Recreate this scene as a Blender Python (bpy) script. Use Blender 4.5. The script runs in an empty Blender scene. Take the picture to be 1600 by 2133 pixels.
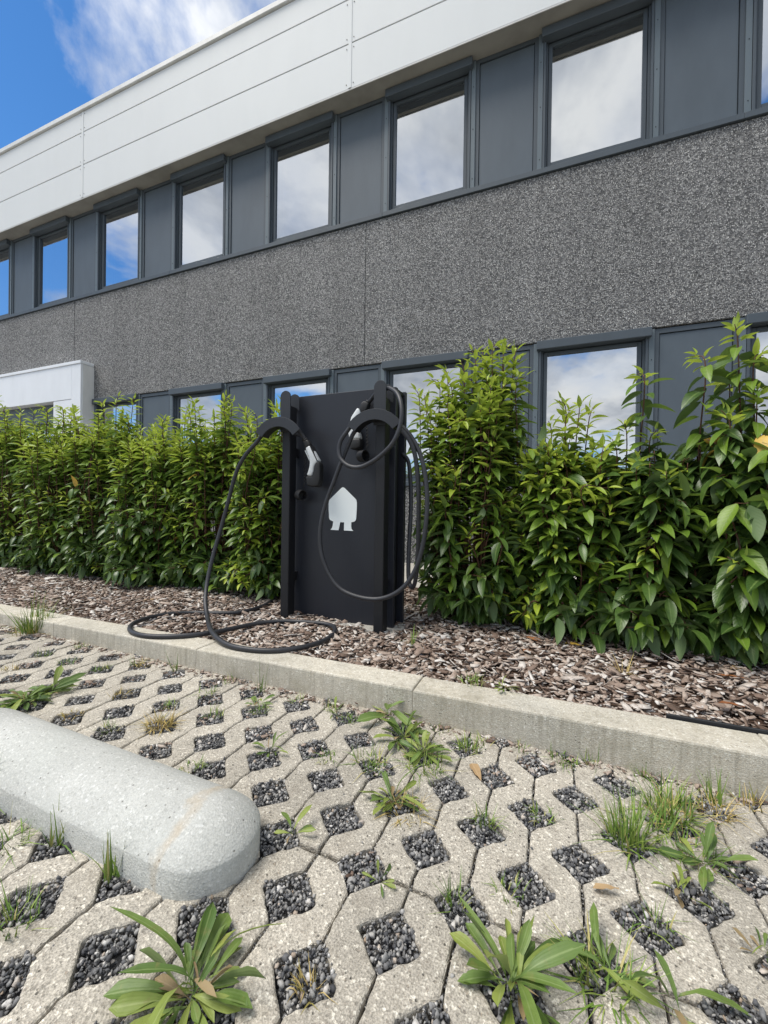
import bpy, bmesh, math, random
import numpy as np
from mathutils import Vector, Matrix, Quaternion

random.seed(7)
rng = np.random.default_rng(11)
SC = bpy.context.scene
COL = SC.collection
PI = math.pi

# ------------------------------------------------------------------ camera
F_PX, YAW, PIT, ROL, CAM_H = 861.315, 0.382691, 0.0068045, 0.0144494, 0.85
_fw = np.array([-math.sin(YAW)*math.cos(PIT), math.cos(YAW)*math.cos(PIT), -math.sin(PIT)])
_rt0 = np.array([math.cos(YAW), math.sin(YAW), 0.0])
_up0 = np.cross(_rt0, _fw)
_rt = math.cos(ROL)*_rt0 + math.sin(ROL)*_up0
_up = -math.sin(ROL)*_rt0 + math.cos(ROL)*_up0
cam_d = bpy.data.cameras.new('camera')
cam_d.sensor_fit = 'HORIZONTAL'
cam_d.sensor_width = 36.0
cam_d.lens = 36.0*F_PX/1600.0
cam_d.clip_start = 0.02
cam_d.clip_end = 1000
cam = bpy.data.objects.new('camera', cam_d)
COL.objects.link(cam)
m = Matrix.Identity(4)
for i in range(3):
    m[i][0] = _rt[i]; m[i][1] = _up[i]; m[i][2] = -_fw[i]
m[2][3] = CAM_H
cam.matrix_world = m
SC.camera = cam

# ------------------------------------------------------------------ light
SUN_EL, SUN_AZ = math.radians(62), math.radians(236)     # azimuth clockwise from +Y
SKY_STRENGTH = 0.05
SUN_STRENGTH = 1.5
EXPOSURE = 1.38
world = bpy.data.worlds.new('World')
SC.world = world
world.use_nodes = True
wt = world.node_tree
for n in list(wt.nodes):
    wt.nodes.remove(n)


def N(t, ty, **kw):
    n = t.nodes.new(ty)
    ins = kw.pop('ins', {})
    for k, v in kw.items():
        setattr(n, k, v)
    for k, v in ins.items():
        n.inputs[k].default_value = v
    return n


def ramp(t, fac, stops, interp='LINEAR'):
    n = t.nodes.new('ShaderNodeValToRGB')
    n.color_ramp.interpolation = interp
    els = n.color_ramp.elements
    while len(els) < len(stops):
        els.new(0.5)
    for e, (p, c) in zip(els, stops):
        e.position = p
        e.color = (c, c, c, 1) if not isinstance(c, (tuple, list)) else (*c, 1)
    if fac is not None:
        t.links.new(fac, n.inputs[0])
    return n


def math_n(t, op, a, b=None, clamp=False):
    n = t.nodes.new('ShaderNodeMath'); n.operation = op; n.use_clamp = clamp
    for i, v in enumerate((a, b)):
        if v is None: continue
        if isinstance(v, (int, float)): n.inputs[i].default_value = v
        else: t.links.new(v, n.inputs[i])
    return n.outputs[0]


def mixc(t, fac, a, b, mode='MIX'):
    n = t.nodes.new('ShaderNodeMix'); n.data_type = 'RGBA'; n.blend_type = mode
    for k, v in ((0, fac), (6, a), (7, b)):
        if isinstance(v, (int, float)): n.inputs[k].default_value = v
        elif isinstance(v, (tuple, list)): n.inputs[k].default_value = (*v, 1) if len(v) == 3 else v
        else: t.links.new(v, n.inputs[k])
    return n.outputs[2]


sky = N(wt, 'ShaderNodeTexSky', sky_type='NISHITA', sun_disc=False, sun_elevation=SUN_EL, sun_rotation=SUN_AZ,
        altitude=50, air_density=1.0, dust_density=0.05, ozone_density=5.0)
tc = N(wt, 'ShaderNodeTexCoord')
sep = N(wt, 'ShaderNodeSeparateXYZ'); wt.links.new(tc.outputs['Generated'], sep.inputs[0])
zz = math_n(wt, 'ADD', math_n(wt, 'MAXIMUM', sep.outputs[2], 0.0), 0.22)
px = math_n(wt, 'DIVIDE', sep.outputs[0], zz)
py = math_n(wt, 'DIVIDE', sep.outputs[1], zz)
cmb = N(wt, 'ShaderNodeCombineXYZ'); wt.links.new(px, cmb.inputs[0]); wt.links.new(py, cmb.inputs[1])
mp = N(wt, 'ShaderNodeMapping'); mp.inputs['Location'].default_value = (2.13, 16.94, -1.37); mp.inputs['Rotation'].default_value = (0, 0, 0.6)
mp.inputs['Scale'].default_value = (1.0, 0.8, 1)
wt.links.new(cmb.outputs[0], mp.inputs[0])
n1 = N(wt, 'ShaderNodeTexNoise', ins={'Scale': 1.25, 'Detail': 9.0, 'Roughness': 0.56, 'Distortion': 0.25}); wt.links.new(mp.outputs[0], n1.inputs['Vector'])
n2 = N(wt, 'ShaderNodeTexNoise', ins={'Scale': 2.6, 'Detail': 6.0, 'Roughness': 0.6, 'Distortion': 0.2}); wt.links.new(mp.outputs[0], n2.inputs['Vector'])
cm = ramp(wt, n1.outputs[0], [(0.0, 0.0), (0.425, 0.0), (0.50, 0.8), (0.60, 1.0)])
cs = ramp(wt, n2.outputs[0], [(0.33, (0.50, 0.54, 0.60)), (0.47, (0.80, 0.83, 0.87)), (0.60, (1.15, 1.15, 1.13))])
skyc = N(wt, 'ShaderNodeHueSaturation', ins={'Saturation': 1.2, 'Value': 1.3}); wt.links.new(sky.outputs[0], skyc.inputs['Color'])
cloudc = N(wt, 'ShaderNodeVectorMath', operation='SCALE', ins={'Scale': 8.0}); wt.links.new(cs.outputs[0], cloudc.inputs[0])
skymix = mixc(wt, cm.outputs[0], skyc.outputs[0], cloudc.outputs[0])
bg = N(wt, 'ShaderNodeBackground', ins={'Strength': SKY_STRENGTH}); wt.links.new(skymix, bg.inputs[0])
wo = N(wt, 'ShaderNodeOutputWorld'); wt.links.new(bg.outputs[0], wo.inputs[0])

sun_d = bpy.data.lights.new('sun', 'SUN')
sun_d.energy = SUN_STRENGTH
sun_d.angle = math.radians(30)
sun_d.color = (1.0, 0.95, 0.87)
sun = bpy.data.objects.new('sun', sun_d); COL.objects.link(sun)
sdir = Vector((math.sin(SUN_AZ)*math.cos(SUN_EL), math.cos(SUN_AZ)*math.cos(SUN_EL), math.sin(SUN_EL)))
sun.rotation_euler = sdir.to_track_quat('Z', 'Y').to_euler()
sun.location = sdir*40

vs = SC.view_settings
vs.view_transform = 'Standard'; vs.look = 'None'; vs.exposure = EXPOSURE; vs.gamma = 1.0; vs.use_curve_mapping = False


# ------------------------------------------------------------------ materials
def newmat(name, base=(0.5, 0.5, 0.5), rough=0.6, spec=0.5, metal=0.0):
    mt = bpy.data.materials.new(name); mt.use_nodes = True
    t = mt.node_tree
    b = t.nodes['Principled BSDF']
    b.inputs['Base Color'].default_value = (*base, 1)
    b.inputs['Roughness'].default_value = rough
    b.inputs['Specular IOR Level'].default_value = spec
    b.inputs['Metallic'].default_value = metal
    return mt, t, b


def objco(t, scale=(1, 1, 1), kind='Object'):
    c = N(t, 'ShaderNodeTexCoord'); mpn = N(t, 'ShaderNodeMapping')
    mpn.inputs['Scale'].default_value = scale
    t.links.new(c.outputs[kind], mpn.inputs[0])
    return mpn.outputs[0]


def geoco(t, scale=(1, 1, 1)):
    c = N(t, 'ShaderNodeNewGeometry'); mpn = N(t, 'ShaderNodeMapping')
    mpn.inputs['Scale'].default_value = scale
    t.links.new(c.outputs['Position'], mpn.inputs[0])
    return mpn.outputs[0]


def noise(t, vec, scale, detail=4, rough=0.55, dist=0.0):
    n = N(t, 'ShaderNodeTexNoise', ins={'Scale': scale, 'Detail': detail, 'Roughness': rough, 'Distortion': dist})
    t.links.new(vec, n.inputs['Vector']); return n.outputs[0]


def bump(t, b, height, strength=0.3, dist=0.002):
    n = N(t, 'ShaderNodeBump', ins={'Strength': strength, 'Distance': dist})
    t.links.new(height, n.inputs['Height']); t.links.new(n.outputs[0], b.inputs['Normal'])


def concrete_mat(name, c1, c2, speck=0.12, scale=1.0, bumps=0.4, stain=None, dark=None, streak=False):
    mt, t, b = newmat(name, c1, 0.88, 0.25)
    v = geoco(t)
    big = noise(t, v, 3.0*scale, 5, 0.6)
    base = mixc(t, ramp(t, big, [(0.32, 0.0), (0.68, 1.0)]).outputs[0], c1, c2)
    fine = noise(t, v, 260*scale, 3, 0.7)
    base = mixc(t, speck, base, ramp(t, fine, [(0.35, 0.12), (0.65, 0.95)]).outputs[0], 'OVERLAY')
    vor = N(t, 'ShaderNodeTexVoronoi', ins={'Scale': 190.0*scale}); t.links.new(v, vor.inputs['Vector'])
    rc = N(t, 'ShaderNodeSeparateColor'); t.links.new(vor.outputs['Color'], rc.inputs[0])
    g = ramp(t, rc.outputs[0], [(0.0, 0.28), (0.12, 0.5), (0.85, 0.5), (1.0, 0.85)])
    base = mixc(t, min(1, speck*2.2), base, g.outputs[0], 'OVERLAY')
    if dark is not None:     # weathering blotches with their own shape
        w = noise(t, v, 9*scale, 6, 0.65)
        base = mixc(t, ramp(t, w, [(0.52, 0.0), (0.72, 0.55)]).outputs[0], base, dark)
    if streak:
        vs_ = geoco(t, (60, 60, 3.5))
        s_ = noise(t, vs_, 1.0, 4, 0.6)
        base = mixc(t, ramp(t, s_, [(0.48, 0.0), (0.70, 0.5)]).outputs[0], base, (0.30, 0.27, 0.21))
    pv = N(t, 'ShaderNodeTexVoronoi', ins={'Scale': 85.0*scale}); t.links.new(v, pv.inputs['Vector'])
    prc = N(t, 'ShaderNodeSeparateColor'); t.links.new(pv.outputs['Color'], prc.inputs[0])
    pore = math_n(t, 'MULTIPLY', ramp(t, prc.outputs[0], [(0.88, 0.0), (0.9, 1.0)]).outputs[0], ramp(t, pv.outputs['Distance'], [(0.10, 1.0), (0.24, 0.0)]).outputs[0])
    base = mixc(t, math_n(t, 'MULTIPLY', pore, 0.75), base, (0.10, 0.09, 0.075))
    bs = noise(t, v, 1.4*scale, 6, 0.68)
    base = mixc(t, 1.0, base, ramp(t, bs, [(0.34, 0.78), (0.58, 1.0)]).outputs[0], 'MULTIPLY')
    ob = N(t, 'ShaderNodeObjectInfo')
    br = math_n(t, 'ADD', math_n(t, 'MULTIPLY', ob.outputs['Random'], 0.16), 0.92)
    hs = N(t, 'ShaderNodeHueSaturation'); t.links.new(br, hs.inputs['Value']); t.links.new(base, hs.inputs['Color'])
    base = hs.outputs[0]
    if stain is not None:
        base = stain(t, base)
    t.links.new(base, b.inputs['Base Color'])
    hh = math_n(t, 'ADD', math_n(t, 'MULTIPLY', fine, 0.6), math_n(t, 'MULTIPLY', vor.outputs['Distance'], 0.5))
    hh = math_n(t, 'ADD', hh, math_n(t, 'MULTIPLY', noise(t, v, 45*scale, 4, 0.6), 0.8))
    hh = math_n(t, 'SUBTRACT', hh, math_n(t, 'MULTIPLY', pore, 1.2))
    bump(t, b, hh, bumps, 0.004)
    return mt


def wheel_stain(t, base):
    v = objco(t)
    s = N(t, 'ShaderNodeSeparateXYZ'); t.links.new(v, s.inputs[0])
    wob = noise(t, v, 6.0, 4, 0.6)
    # one rusty waterline across the stop, beside the rounded end
    d = math_n(t, 'ABSOLUTE', math_n(t, 'ADD', math_n(t, 'SUBTRACT', s.outputs[0], -0.02), math_n(t, 'MULTIPLY', math_n(t, 'SUBTRACT', wob, 0.5), 0.16)))
    line = ramp(t, d, [(0.0, 0.42), (0.008, 0.36), (0.022, 0.0)])
    patch = ramp(t, noise(t, v, 17, 3, 0.5), [(0.38, 0.25), (0.62, 1.0)])
    f = math_n(t, 'MULTIPLY', line.outputs[0], patch.outputs[0])
    return mixc(t, f, base, (0.44, 0.32, 0.18))


M = {}
M['paver'] = concrete_mat('paver concrete', (0.485, 0.445, 0.375), (0.385, 0.355, 0.30), 0.45, 1.0, 0.9, dark=(0.30, 0.265, 0.215))
M['kerb'] = concrete_mat('kerb concrete', (0.60, 0.55, 0.45), (0.52, 0.49, 0.42), 0.26, 1.0, 0.45, dark=(0.36, 0.33, 0.25), streak=True)
M['stop'] = concrete_mat('wheel stop concrete', (0.53, 0.53, 0.50), (0.455, 0.46, 0.43), 0.18, 1.0, 0.45, stain=wheel_stain, dark=(0.48, 0.49, 0.46))
M['path'] = concrete_mat('path concrete', (0.45, 0.43, 0.38), (0.38, 0.36, 0.32), 0.12, 0.7, 0.4)


def island_rand(t):
    g = N(t, 'ShaderNodeNewGeometry'); o = N(t, 'ShaderNodeObjectInfo')
    return math_n(t, 'FRACT', math_n(t, 'ADD', g.outputs['Random Per Island'], o.outputs['Random']))


def pieces_mat(name, stops, rough=0.8, spec=0.3, grain=(40, 40, 40), gs=0.25):
    mt, t, b = newmat(name, (0.3, 0.3, 0.3), rough, spec)
    r = island_rand(t)
    c = ramp(t, r, stops).outputs[0]
    n = noise(t, geoco(t, grain), 1.0, 4, 0.65)
    c = mixc(t, gs, c, ramp(t, n, [(0.3, 0.1), (0.7, 0.9)]).outputs[0], 'OVERLAY')
    t.links.new(c, b.inputs['Base Color'])
    bump(t, b, n, 0.4, 0.003)
    return mt


M['gravel'] = pieces_mat('crushed gravel', [(0.0, (0.06, 0.06, 0.064)), (0.28, (0.12, 0.12, 0.124)), (0.55, (0.20, 0.198, 0.195)), (0.75, (0.30, 0.292, 0.28)), (0.90, (0.40, 0.385, 0.36)), (0.96, (0.62, 0.60, 0.57)), (1.0, (0.33, 0.25, 0.18))], 0.8, 0.3, (150, 150, 150), 0.35)
M['chips'] = pieces_mat('bark chips', [(0.0, (0.09, 0.06, 0.045)), (0.2, (0.19, 0.135, 0.105)), (0.40, (0.31, 0.24, 0.195)), (0.62, (0.40, 0.325, 0.27)), (0.84, (0.51, 0.46, 0.41)), (1.0, (0.64, 0.61, 0.57))], 0.85, 0.2, (90, 90, 260), 0.35)
mt, t, b = newmat('soil', (0.05, 0.035, 0.025), 0.95, 0.1)
n = noise(t, geoco(t), 60, 6, 0.7)
t.links.new(ramp(t, n, [(0.3, (0.03, 0.02, 0.015)), (0.7, (0.14, 0.09, 0.065))]).outputs[0], b.inputs['Base Color']); bump(t, b, n, 0.8, 0.02)
M['soil'] = mt
mt, t, b = newmat('gravel bed', (0.06, 0.06, 0.065), 0.9, 0.2)
vo = N(t, 'ShaderNodeTexVoronoi', ins={'Scale': 95.0}); t.links.new(geoco(t), vo.inputs['Vector'])
sc_ = N(t, 'ShaderNodeSeparateColor'); t.links.new(vo.outputs['Color'], sc_.inputs[0])
t.links.new(ramp(t, sc_.outputs[0], [(0.0, (0.03, 0.03, 0.034)), (0.6, (0.10, 0.10, 0.105)), (0.9, (0.17, 0.165, 0.16)), (1.0, (0.34, 0.33, 0.31))]).outputs[0], b.inputs['Base Color'])
bump(t, b, vo.outputs['Distance'], 1.0, 0.008)
M['bed'] = mt
mt, t, b = newmat('far ground', (0.2, 0.2, 0.19), 0.9, 0.2)
n = noise(t, geoco(t), 30, 6, 0.7)
t.links.new(ramp(t, n, [(0.3, (0.16, 0.15, 0.135)), (0.7, (0.30, 0.28, 0.245))]).outputs[0], b.inputs['Base Color'])
M['ground'] = mt

# washed aggregate wall
mt, t, b = newmat('washed aggregate', (0.15, 0.15, 0.15), 0.75, 0.35)
v = geoco(t)
w = N(t, 'ShaderNodeTexNoise', ins={'Scale': 30.0, 'Detail': 2.0}); t.links.new(v, w.inputs['Vector'])
vd = N(t, 'ShaderNodeVectorMath', operation='MULTIPLY_ADD'); t.links.new(w.outputs['Color'], vd.inputs[0])
vd.inputs[1].default_value = (0.03, 0.03, 0.03); t.links.new(v, vd.inputs[2])
vo = N(t, 'ShaderNodeTexVoronoi', ins={'Scale': 70.0}); t.links.new(vd.outputs[0], vo.inputs['Vector'])
vs2 = N(t, 'ShaderNodeMapping'); vs2.inputs['Rotation'].default_value = (0.3, 0.7, 0.5); vs2.inputs['Scale'].default_value = (1.7, 1.0, 0.8)
t.links.new(vd.outputs[0], vs2.inputs[0])
vo2 = N(t, 'ShaderNodeTexVoronoi', ins={'Scale': 74.0}); t.links.new(vs2.outputs[0], vo2.inputs['Vector'])
s1 = N(t, 'ShaderNodeSeparateColor'); t.links.new(vo.outputs['Color'], s1.inputs[0])
s2 = N(t, 'ShaderNodeSeparateColor'); t.links.new(vo2.outputs['Color'], s2.inputs[0])
ca = ramp(t, s1.outputs[0], [(0.0, (0.075, 0.076, 0.078)), (0.45, (0.155, 0.155, 0.157)), (0.78, (0.265, 0.263, 0.26)), (1.0, (0.38, 0.375, 0.365))]).outputs[0]
fl = math_n(t, 'MULTIPLY', ramp(t, s2.outputs[1], [(0.62, 0.0), (0.72, 1.0)]).outputs[0], ramp(t, vo2.outputs['Distance'], [(0.25, 1.0), (0.5, 0.0)]).outputs[0])
cc = mixc(t, fl, ca, (0.78, 0.77, 0.74))
bigw = noise(t, geoco(t, (1, 1, 0.4)), 1.3, 5, 0.6)
cc = mixc(t, 1.0, cc, ramp(t, bigw, [(0.3, 0.82), (0.7, 1.0)]).outputs[0], 'MULTIPLY')
rs = noise(t, geoco(t, (7.0, 1, 0.12)), 1.0, 5, 0.65)
cc = mixc(t, 1.0, cc, ramp(t, rs, [(0.35, 0.88), (0.6, 1.0)]).outputs[0], 'MULTIPLY')
t.links.new(cc, b.inputs['Base Color'])
bump(t, b, math_n(t, 'ADD', vo.outputs['Distance'], math_n(t, 'MULTIPLY', vo2.outputs['Distance'], 0.7)), 0.9, 0.012)
M['aggregate'] = mt


def paint(name, col, rough, spec=0.4, dirt=0.06, bumpy=0.04, scale=1.0):
    mt, t, b = newmat(name, col, rough, spec)
    n = noise(t, geoco(t, (1, 1, 0.35)), 2.5*scale, 6, 0.62)
    d = tuple(c*(1-dirt*2.4) for c in col)
    t.links.new(mixc(t, ramp(t, n, [(0.42, 0.0), (0.72, 1.0)]).outputs[0], col, d), b.inputs['Base Color'])
    f = noise(t, geoco(t), 420*scale, 2, 0.5)
    t.links.new(math_n(t, 'ADD', math_n(t, 'MULTIPLY', n, min(0.15, dirt*2)), rough-min(0.07, dirt)), b.inputs['Roughness'])
    bump(t, b, f, bumpy, 0.001)
    return mt


M['fascia'] = paint('white cladding', (0.70, 0.72, 0.72), 0.62, 0.3, 0.012)
M['coping'] = paint('white coping', (0.74, 0.74, 0.72), 0.5, 0.3, 0.07)
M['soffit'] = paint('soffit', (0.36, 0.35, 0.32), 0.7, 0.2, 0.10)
M['anthracite'] = paint('anthracite frame', (0.076, 0.094, 0.112), 0.5, 0.35, 0.05)
M['infill'] = paint('anthracite infill', (0.098, 0.122, 0.146), 0.52, 0.35, 0.06)
M['mullion'] = paint('anthracite cover strip', (0.13, 0.162, 0.185), 0.5, 0.35, 0.05)
M['seal'] = newmat('rubber seal', (0.012, 0.012, 0.013), 0.8, 0.2)[0]
M['sealant'] = newmat('grey joint sealant', (0.09, 0.09, 0.088), 0.8, 0.2)[0]
M['portal'] = paint('white portal', (0.80, 0.82, 0.85), 0.4, 0.4, 0.03)
M['interior'] = paint('interior plaster', (0.55, 0.55, 0.53), 0.85, 0.2, 0.04)
M['darkint'] = newmat('interior dark', (0.10, 0.105, 0.11), 0.9, 0.2)[0]
mt, t, b = newmat('window glass', (0.8, 0.85, 0.85), 0.02)
t.nodes.remove(b)
gl = N(t, 'ShaderNodeBsdfGlossy', ins={'Roughness': 0.012, 'Color': (0.93, 0.96, 1.0, 1)})
tr = N(t, 'ShaderNodeBsdfTransparent', ins={'Color': (0.62, 0.68, 0.68, 1)})
lw = N(t, 'ShaderNodeFresnel', ins={'IOR': 1.5})
fac = math_n(t, 'ADD', math_n(t, 'MULTIPLY', lw.outputs[0], 0.5), 0.60, True)
bn = N(t, 'ShaderNodeBump', ins={'Strength': 0.03, 'Distance': 0.02}); t.links.new(noise(t, geoco(t), 1.6, 2, 0.4), bn.inputs['Height']); t.links.new(bn.outputs[0], gl.inputs['Normal'])
mx = N(t, 'ShaderNodeMixShader'); t.links.new(fac, mx.inputs[0]); t.links.new(tr.outputs[0], mx.inputs[1]); t.links.new(gl.outputs[0], mx.inputs[2])
t.links.new(mx.outputs[0], t.nodes['Material Output'].inputs[0])
M['glass'] = mt

# charger
mt, t, b = newmat('charger brushed panel', (0.017, 0.019, 0.026), 0.45, 0.4)
st = noise(t, geoco(t, (220, 220, 2.0)), 1.0, 3, 0.6)
t.links.new(mixc(t, 0.5, (0.017, 0.019, 0.026), ramp(t, st, [(0.3, (0.014, 0.016, 0.022)), (0.7, (0.024, 0.026, 0.034))]).outputs[0]), b.inputs['Base Color'])
t.links.new(math_n(t, 'ADD', math_n(t, 'MULTIPLY', st, 0.14), 0.34), b.inputs['Roughness'])
M['charger'] = mt
M['charger_metal'] = paint('charger powder coat', (0.011, 0.0115, 0.014), 0.5, 0.4, 0.1, 0.12)
M['charger_plate'] = paint('charger plate', (0.024, 0.027, 0.033), 0.5, 0.4, 0.08, 0.1)
M['charger_black'] = newmat('charger black channel', (0.008, 0.008, 0.009), 0.7, 0.3)[0]  # black interior of the recessed side channel
mt, t, b = newmat('logo diffuser', (0.82, 0.87, 0.87), 0.35, 0.4)
b.inputs['Subsurface Weight'].default_value = 0.3; b.inputs['Subsurface Radius'].default_value = (0.02, 0.02, 0.02)
M['logo'] = mt
M['rubber'] = paint('cable rubber', (0.028, 0.029, 0.034), 0.48, 0.45, 0.15, 0.08, 4.0)
M['plug_black'] = paint('plug plastic', (0.018, 0.018, 0.019), 0.55, 0.4, 0.1, 0.1, 3.0)
M['plug_white'] = paint('white plug plastic', (0.70, 0.72, 0.72), 0.35, 0.5, 0.05, 0.03, 3.0)
M['edging'] = newmat('plastic edging', (0.02, 0.021, 0.024), 0.5, 0.4)[0]


def leaf_mat(name, c_lo, c_hi, rough, trans, rib, under, par=False):
    mt, t, b = newmat(name, c_lo, rough, 0.5)
    r = island_rand(t)
    c = mixc(t, r, c_lo, c_hi)
    uv = N(t, 'ShaderNodeUVMap'); s = N(t, 'ShaderNodeSeparateXYZ'); t.links.new(uv.outputs[0], s.inputs[0])
    d = math_n(t, 'ABSOLUTE', math_n(t, 'SUBTRACT', s.outputs[1], 0.5))
    c = mixc(t, ramp(t, d, [(0.0, 0.75), (0.035, 0.6), (0.075, 0.0)]).outputs[0], c, rib)
    # side veins
    vv = math_n(t, 'SINE', math_n(t, 'MULTIPLY', math_n(t, 'SUBTRACT', s.outputs[0], math_n(t, 'MULTIPLY', d, 0.45)), 58.0))
    if par: vv = math_n(t, 'SINE', math_n(t, 'MULTIPLY', d, 38.0))
    c = mixc(t, math_n(t, 'MULTIPLY', ramp(t, vv, [(0.75, 0.0), (1.0, 1.0)]).outputs[0], 0.10), c, rib)
    bl = noise(t, geoco(t), 55, 4, 0.6)
    if par:
        c = mixc(t, math_n(t, 'MULTIPLY', ramp(t, noise(t, geoco(t), 38, 5, 0.7), [(0.56, 0.0), (0.72, 1.0)]).outputs[0], 0.6), c, (0.27, 0.22, 0.08))
    c = mixc(t, math_n(t, 'MULTIPLY', ramp(t, bl, [(0.45, 0.0), (0.75, 1.0)]).outputs[0], 0.35), c, tuple(x*0.6 for x in c_lo))
    g = N(t, 'ShaderNodeNewGeometry')
    c = mixc(t, g.outputs['Backfacing'], c, under)
    t.links.new(c, b.inputs['Base Color'])
    t.links.new(math_n(t, 'ADD', math_n(t, 'MULTIPLY', g.outputs['Backfacing'], 0.25), rough), b.inputs['Roughness'])
    bump(t, b, vv, 0.08, 0.002)
    tl = N(t, 'ShaderNodeBsdfTranslucent'); t.links.new(mixc(t, 0.6, c, c_hi), tl.inputs[0])
    ms = N(t, 'ShaderNodeMixShader', ins={0: trans}); t.links.new(b.outputs[0], ms.inputs[1]); t.links.new(tl.outputs[0], ms.inputs[2])
    t.links.new(ms.outputs[0], t.nodes['Material Output'].inputs[0])
    return mt


M['leaf'] = leaf_mat('laurel leaf', (0.036, 0.078, 0.016), (0.085, 0.155, 0.028), 0.36, 0.18, (0.17, 0.25, 0.07), (0.10, 0.16, 0.055))
M['young'] = leaf_mat('young laurel leaf', (0.28, 0.41, 0.03), (0.50, 0.59, 0.065), 0.44, 0.38, (0.38, 0.48, 0.11), (0.28, 0.38, 0.07))
M['midleaf'] = leaf_mat('green laurel leaf', (0.115, 0.21, 0.022), (0.22, 0.34, 0.036), 0.42, 0.30, (0.24, 0.33, 0.09), (0.15, 0.23, 0.06))
M['yellow'] = leaf_mat('yellow leaf', (0.62, 0.38, 0.05), (0.72, 0.48, 0.09), 0.5, 0.25, (0.6, 0.42, 0.12), (0.55, 0.36, 0.08))
M['rust'] = leaf_mat('rust leaf', (0.24, 0.085, 0.03), (0.34, 0.15, 0.06), 0.6, 0.1, (0.36, 0.2, 0.1), (0.28, 0.14, 0.07))
M['tan'] = leaf_mat('tan leaf', (0.38, 0.25, 0.125), (0.47, 0.33, 0.18), 0.7, 0.1, (0.5, 0.35, 0.2), (0.42, 0.28, 0.14))
M['dead'] = leaf_mat('dead weed leaf', (0.19, 0.135, 0.065), (0.32, 0.24, 0.12), 0.7, 0.1, (0.3, 0.22, 0.12), (0.26, 0.19, 0.1))
M['weed'] = leaf_mat('plantain leaf', (0.085, 0.155, 0.032), (0.17, 0.25, 0.055), 0.5, 0.22, (0.25, 0.33, 0.12), (0.19, 0.25, 0.09), True)
M['weedpale'] = leaf_mat('pale weed leaf', (0.20, 0.27, 0.05), (0.30, 0.36, 0.08), 0.52, 0.25, (0.36, 0.42, 0.15), (0.28, 0.34, 0.12), True)
mt, t, b = newmat('grass', (0.12, 0.2, 0.04), 0.55, 0.3)
t.links.new(ramp(t, island_rand(t), [(0.0, (0.08, 0.15, 0.03)), (0.5, (0.16, 0.26, 0.045)), (0.8, (0.26, 0.33, 0.075)), (1.0, (0.42, 0.36, 0.15))]).outputs[0], b.inputs['Base Color'])
M['grass'] = mt
mt, t, b = newmat('dry grass', (0.4, 0.3, 0.12), 0.7, 0.2)
t.links.new(ramp(t, island_rand(t), [(0.0, (0.20, 0.20, 0.05)), (0.35, (0.40, 0.30, 0.11)), (1.0, (0.58, 0.45, 0.2))]).outputs[0], b.inputs['Base Color'])
M['drygrass'] = mt
mt, t, b = newmat('stem', (0.10, 0.04, 0.025), 0.6, 0.3)
t.links.new(ramp(t, noise(t, geoco(t), 30, 3), [(0.3, (0.055, 0.028, 0.018)), (0.7, (0.15, 0.07, 0.04))]).outputs[0], b.inputs['Base Color'])
M['stem'] = mt


# ------------------------------------------------------------------ helpers
def obj(name, me, mat=None, parent=None, loc=None, rot=None):
    o = bpy.data.objects.new(name, me)
    COL.objects.link(o)
    if mat is not None and me is not None and len(me.materials) == 0:
        me.materials.append(M[mat])
    if parent is not None: o.parent = parent
    if loc is not None: o.location = loc
    if rot is not None: o.rotation_euler = rot
    return o


def thing(name, label, cat, loc=(0, 0, 0), rot=(0, 0, 0), group=None):
    o = bpy.data.objects.new(name, None); COL.objects.link(o)
    o.empty_display_size = 0.1
    o.location = loc; o.rotation_euler = rot
    return tag(o, label, cat, group)


def tag(o, label, cat, group=None):
    o['label'] = label; o['category'] = cat
    if group: o['group'] = group
    return o


def struct(o):
    o['kind'] = 'structure'; return o


def pyme(name, v, f, mat=None, smooth=False):
    me = bpy.data.meshes.new(name); me.from_pydata([tuple(x) for x in v], [], f); me.update()
    if mat: me.materials.append(M[mat])
    if smooth: me.shade_smooth()
    return me


def bm_me(name, bm, mat=None, smooth=False):
    bmesh.ops.recalc_face_normals(bm, faces=bm.faces)
    me = bpy.data.meshes.new(name); bm.to_mesh(me); bm.free()
    if mat: me.materials.append(M[mat])
    if smooth: me.shade_smooth()
    return me


def add_box(bm, x0, x1, y0, y1, z0, z1):
    vs_ = [bm.verts.new(c) for c in ((x0, y0, z0), (x1, y0, z0), (x1, y1, z0), (x0, y1, z0), (x0, y0, z1), (x1, y0, z1), (x1, y1, z1), (x0, y1, z1))]
    for f in ((0, 3, 2, 1), (4, 5, 6, 7), (0, 1, 5, 4), (1, 2, 6, 5), (2, 3, 7, 6), (3, 0, 4, 7)):
        bm.faces.new([vs_[i] for i in f])


def boxes(name, lst, mat, parent=None, bev=0.0):
    """one mesh of one or more boxes, origin at the first box's lower corner centre"""
    bm = bmesh.new()
    for q in lst: add_box(bm, *q)
    if bev: bmesh.ops.bevel(bm, geom=list(bm.edges), offset=bev, segments=1, affect='EDGES', profile=0.5)
    return obj(name, bm_me(name, bm, mat), None, parent)


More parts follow.
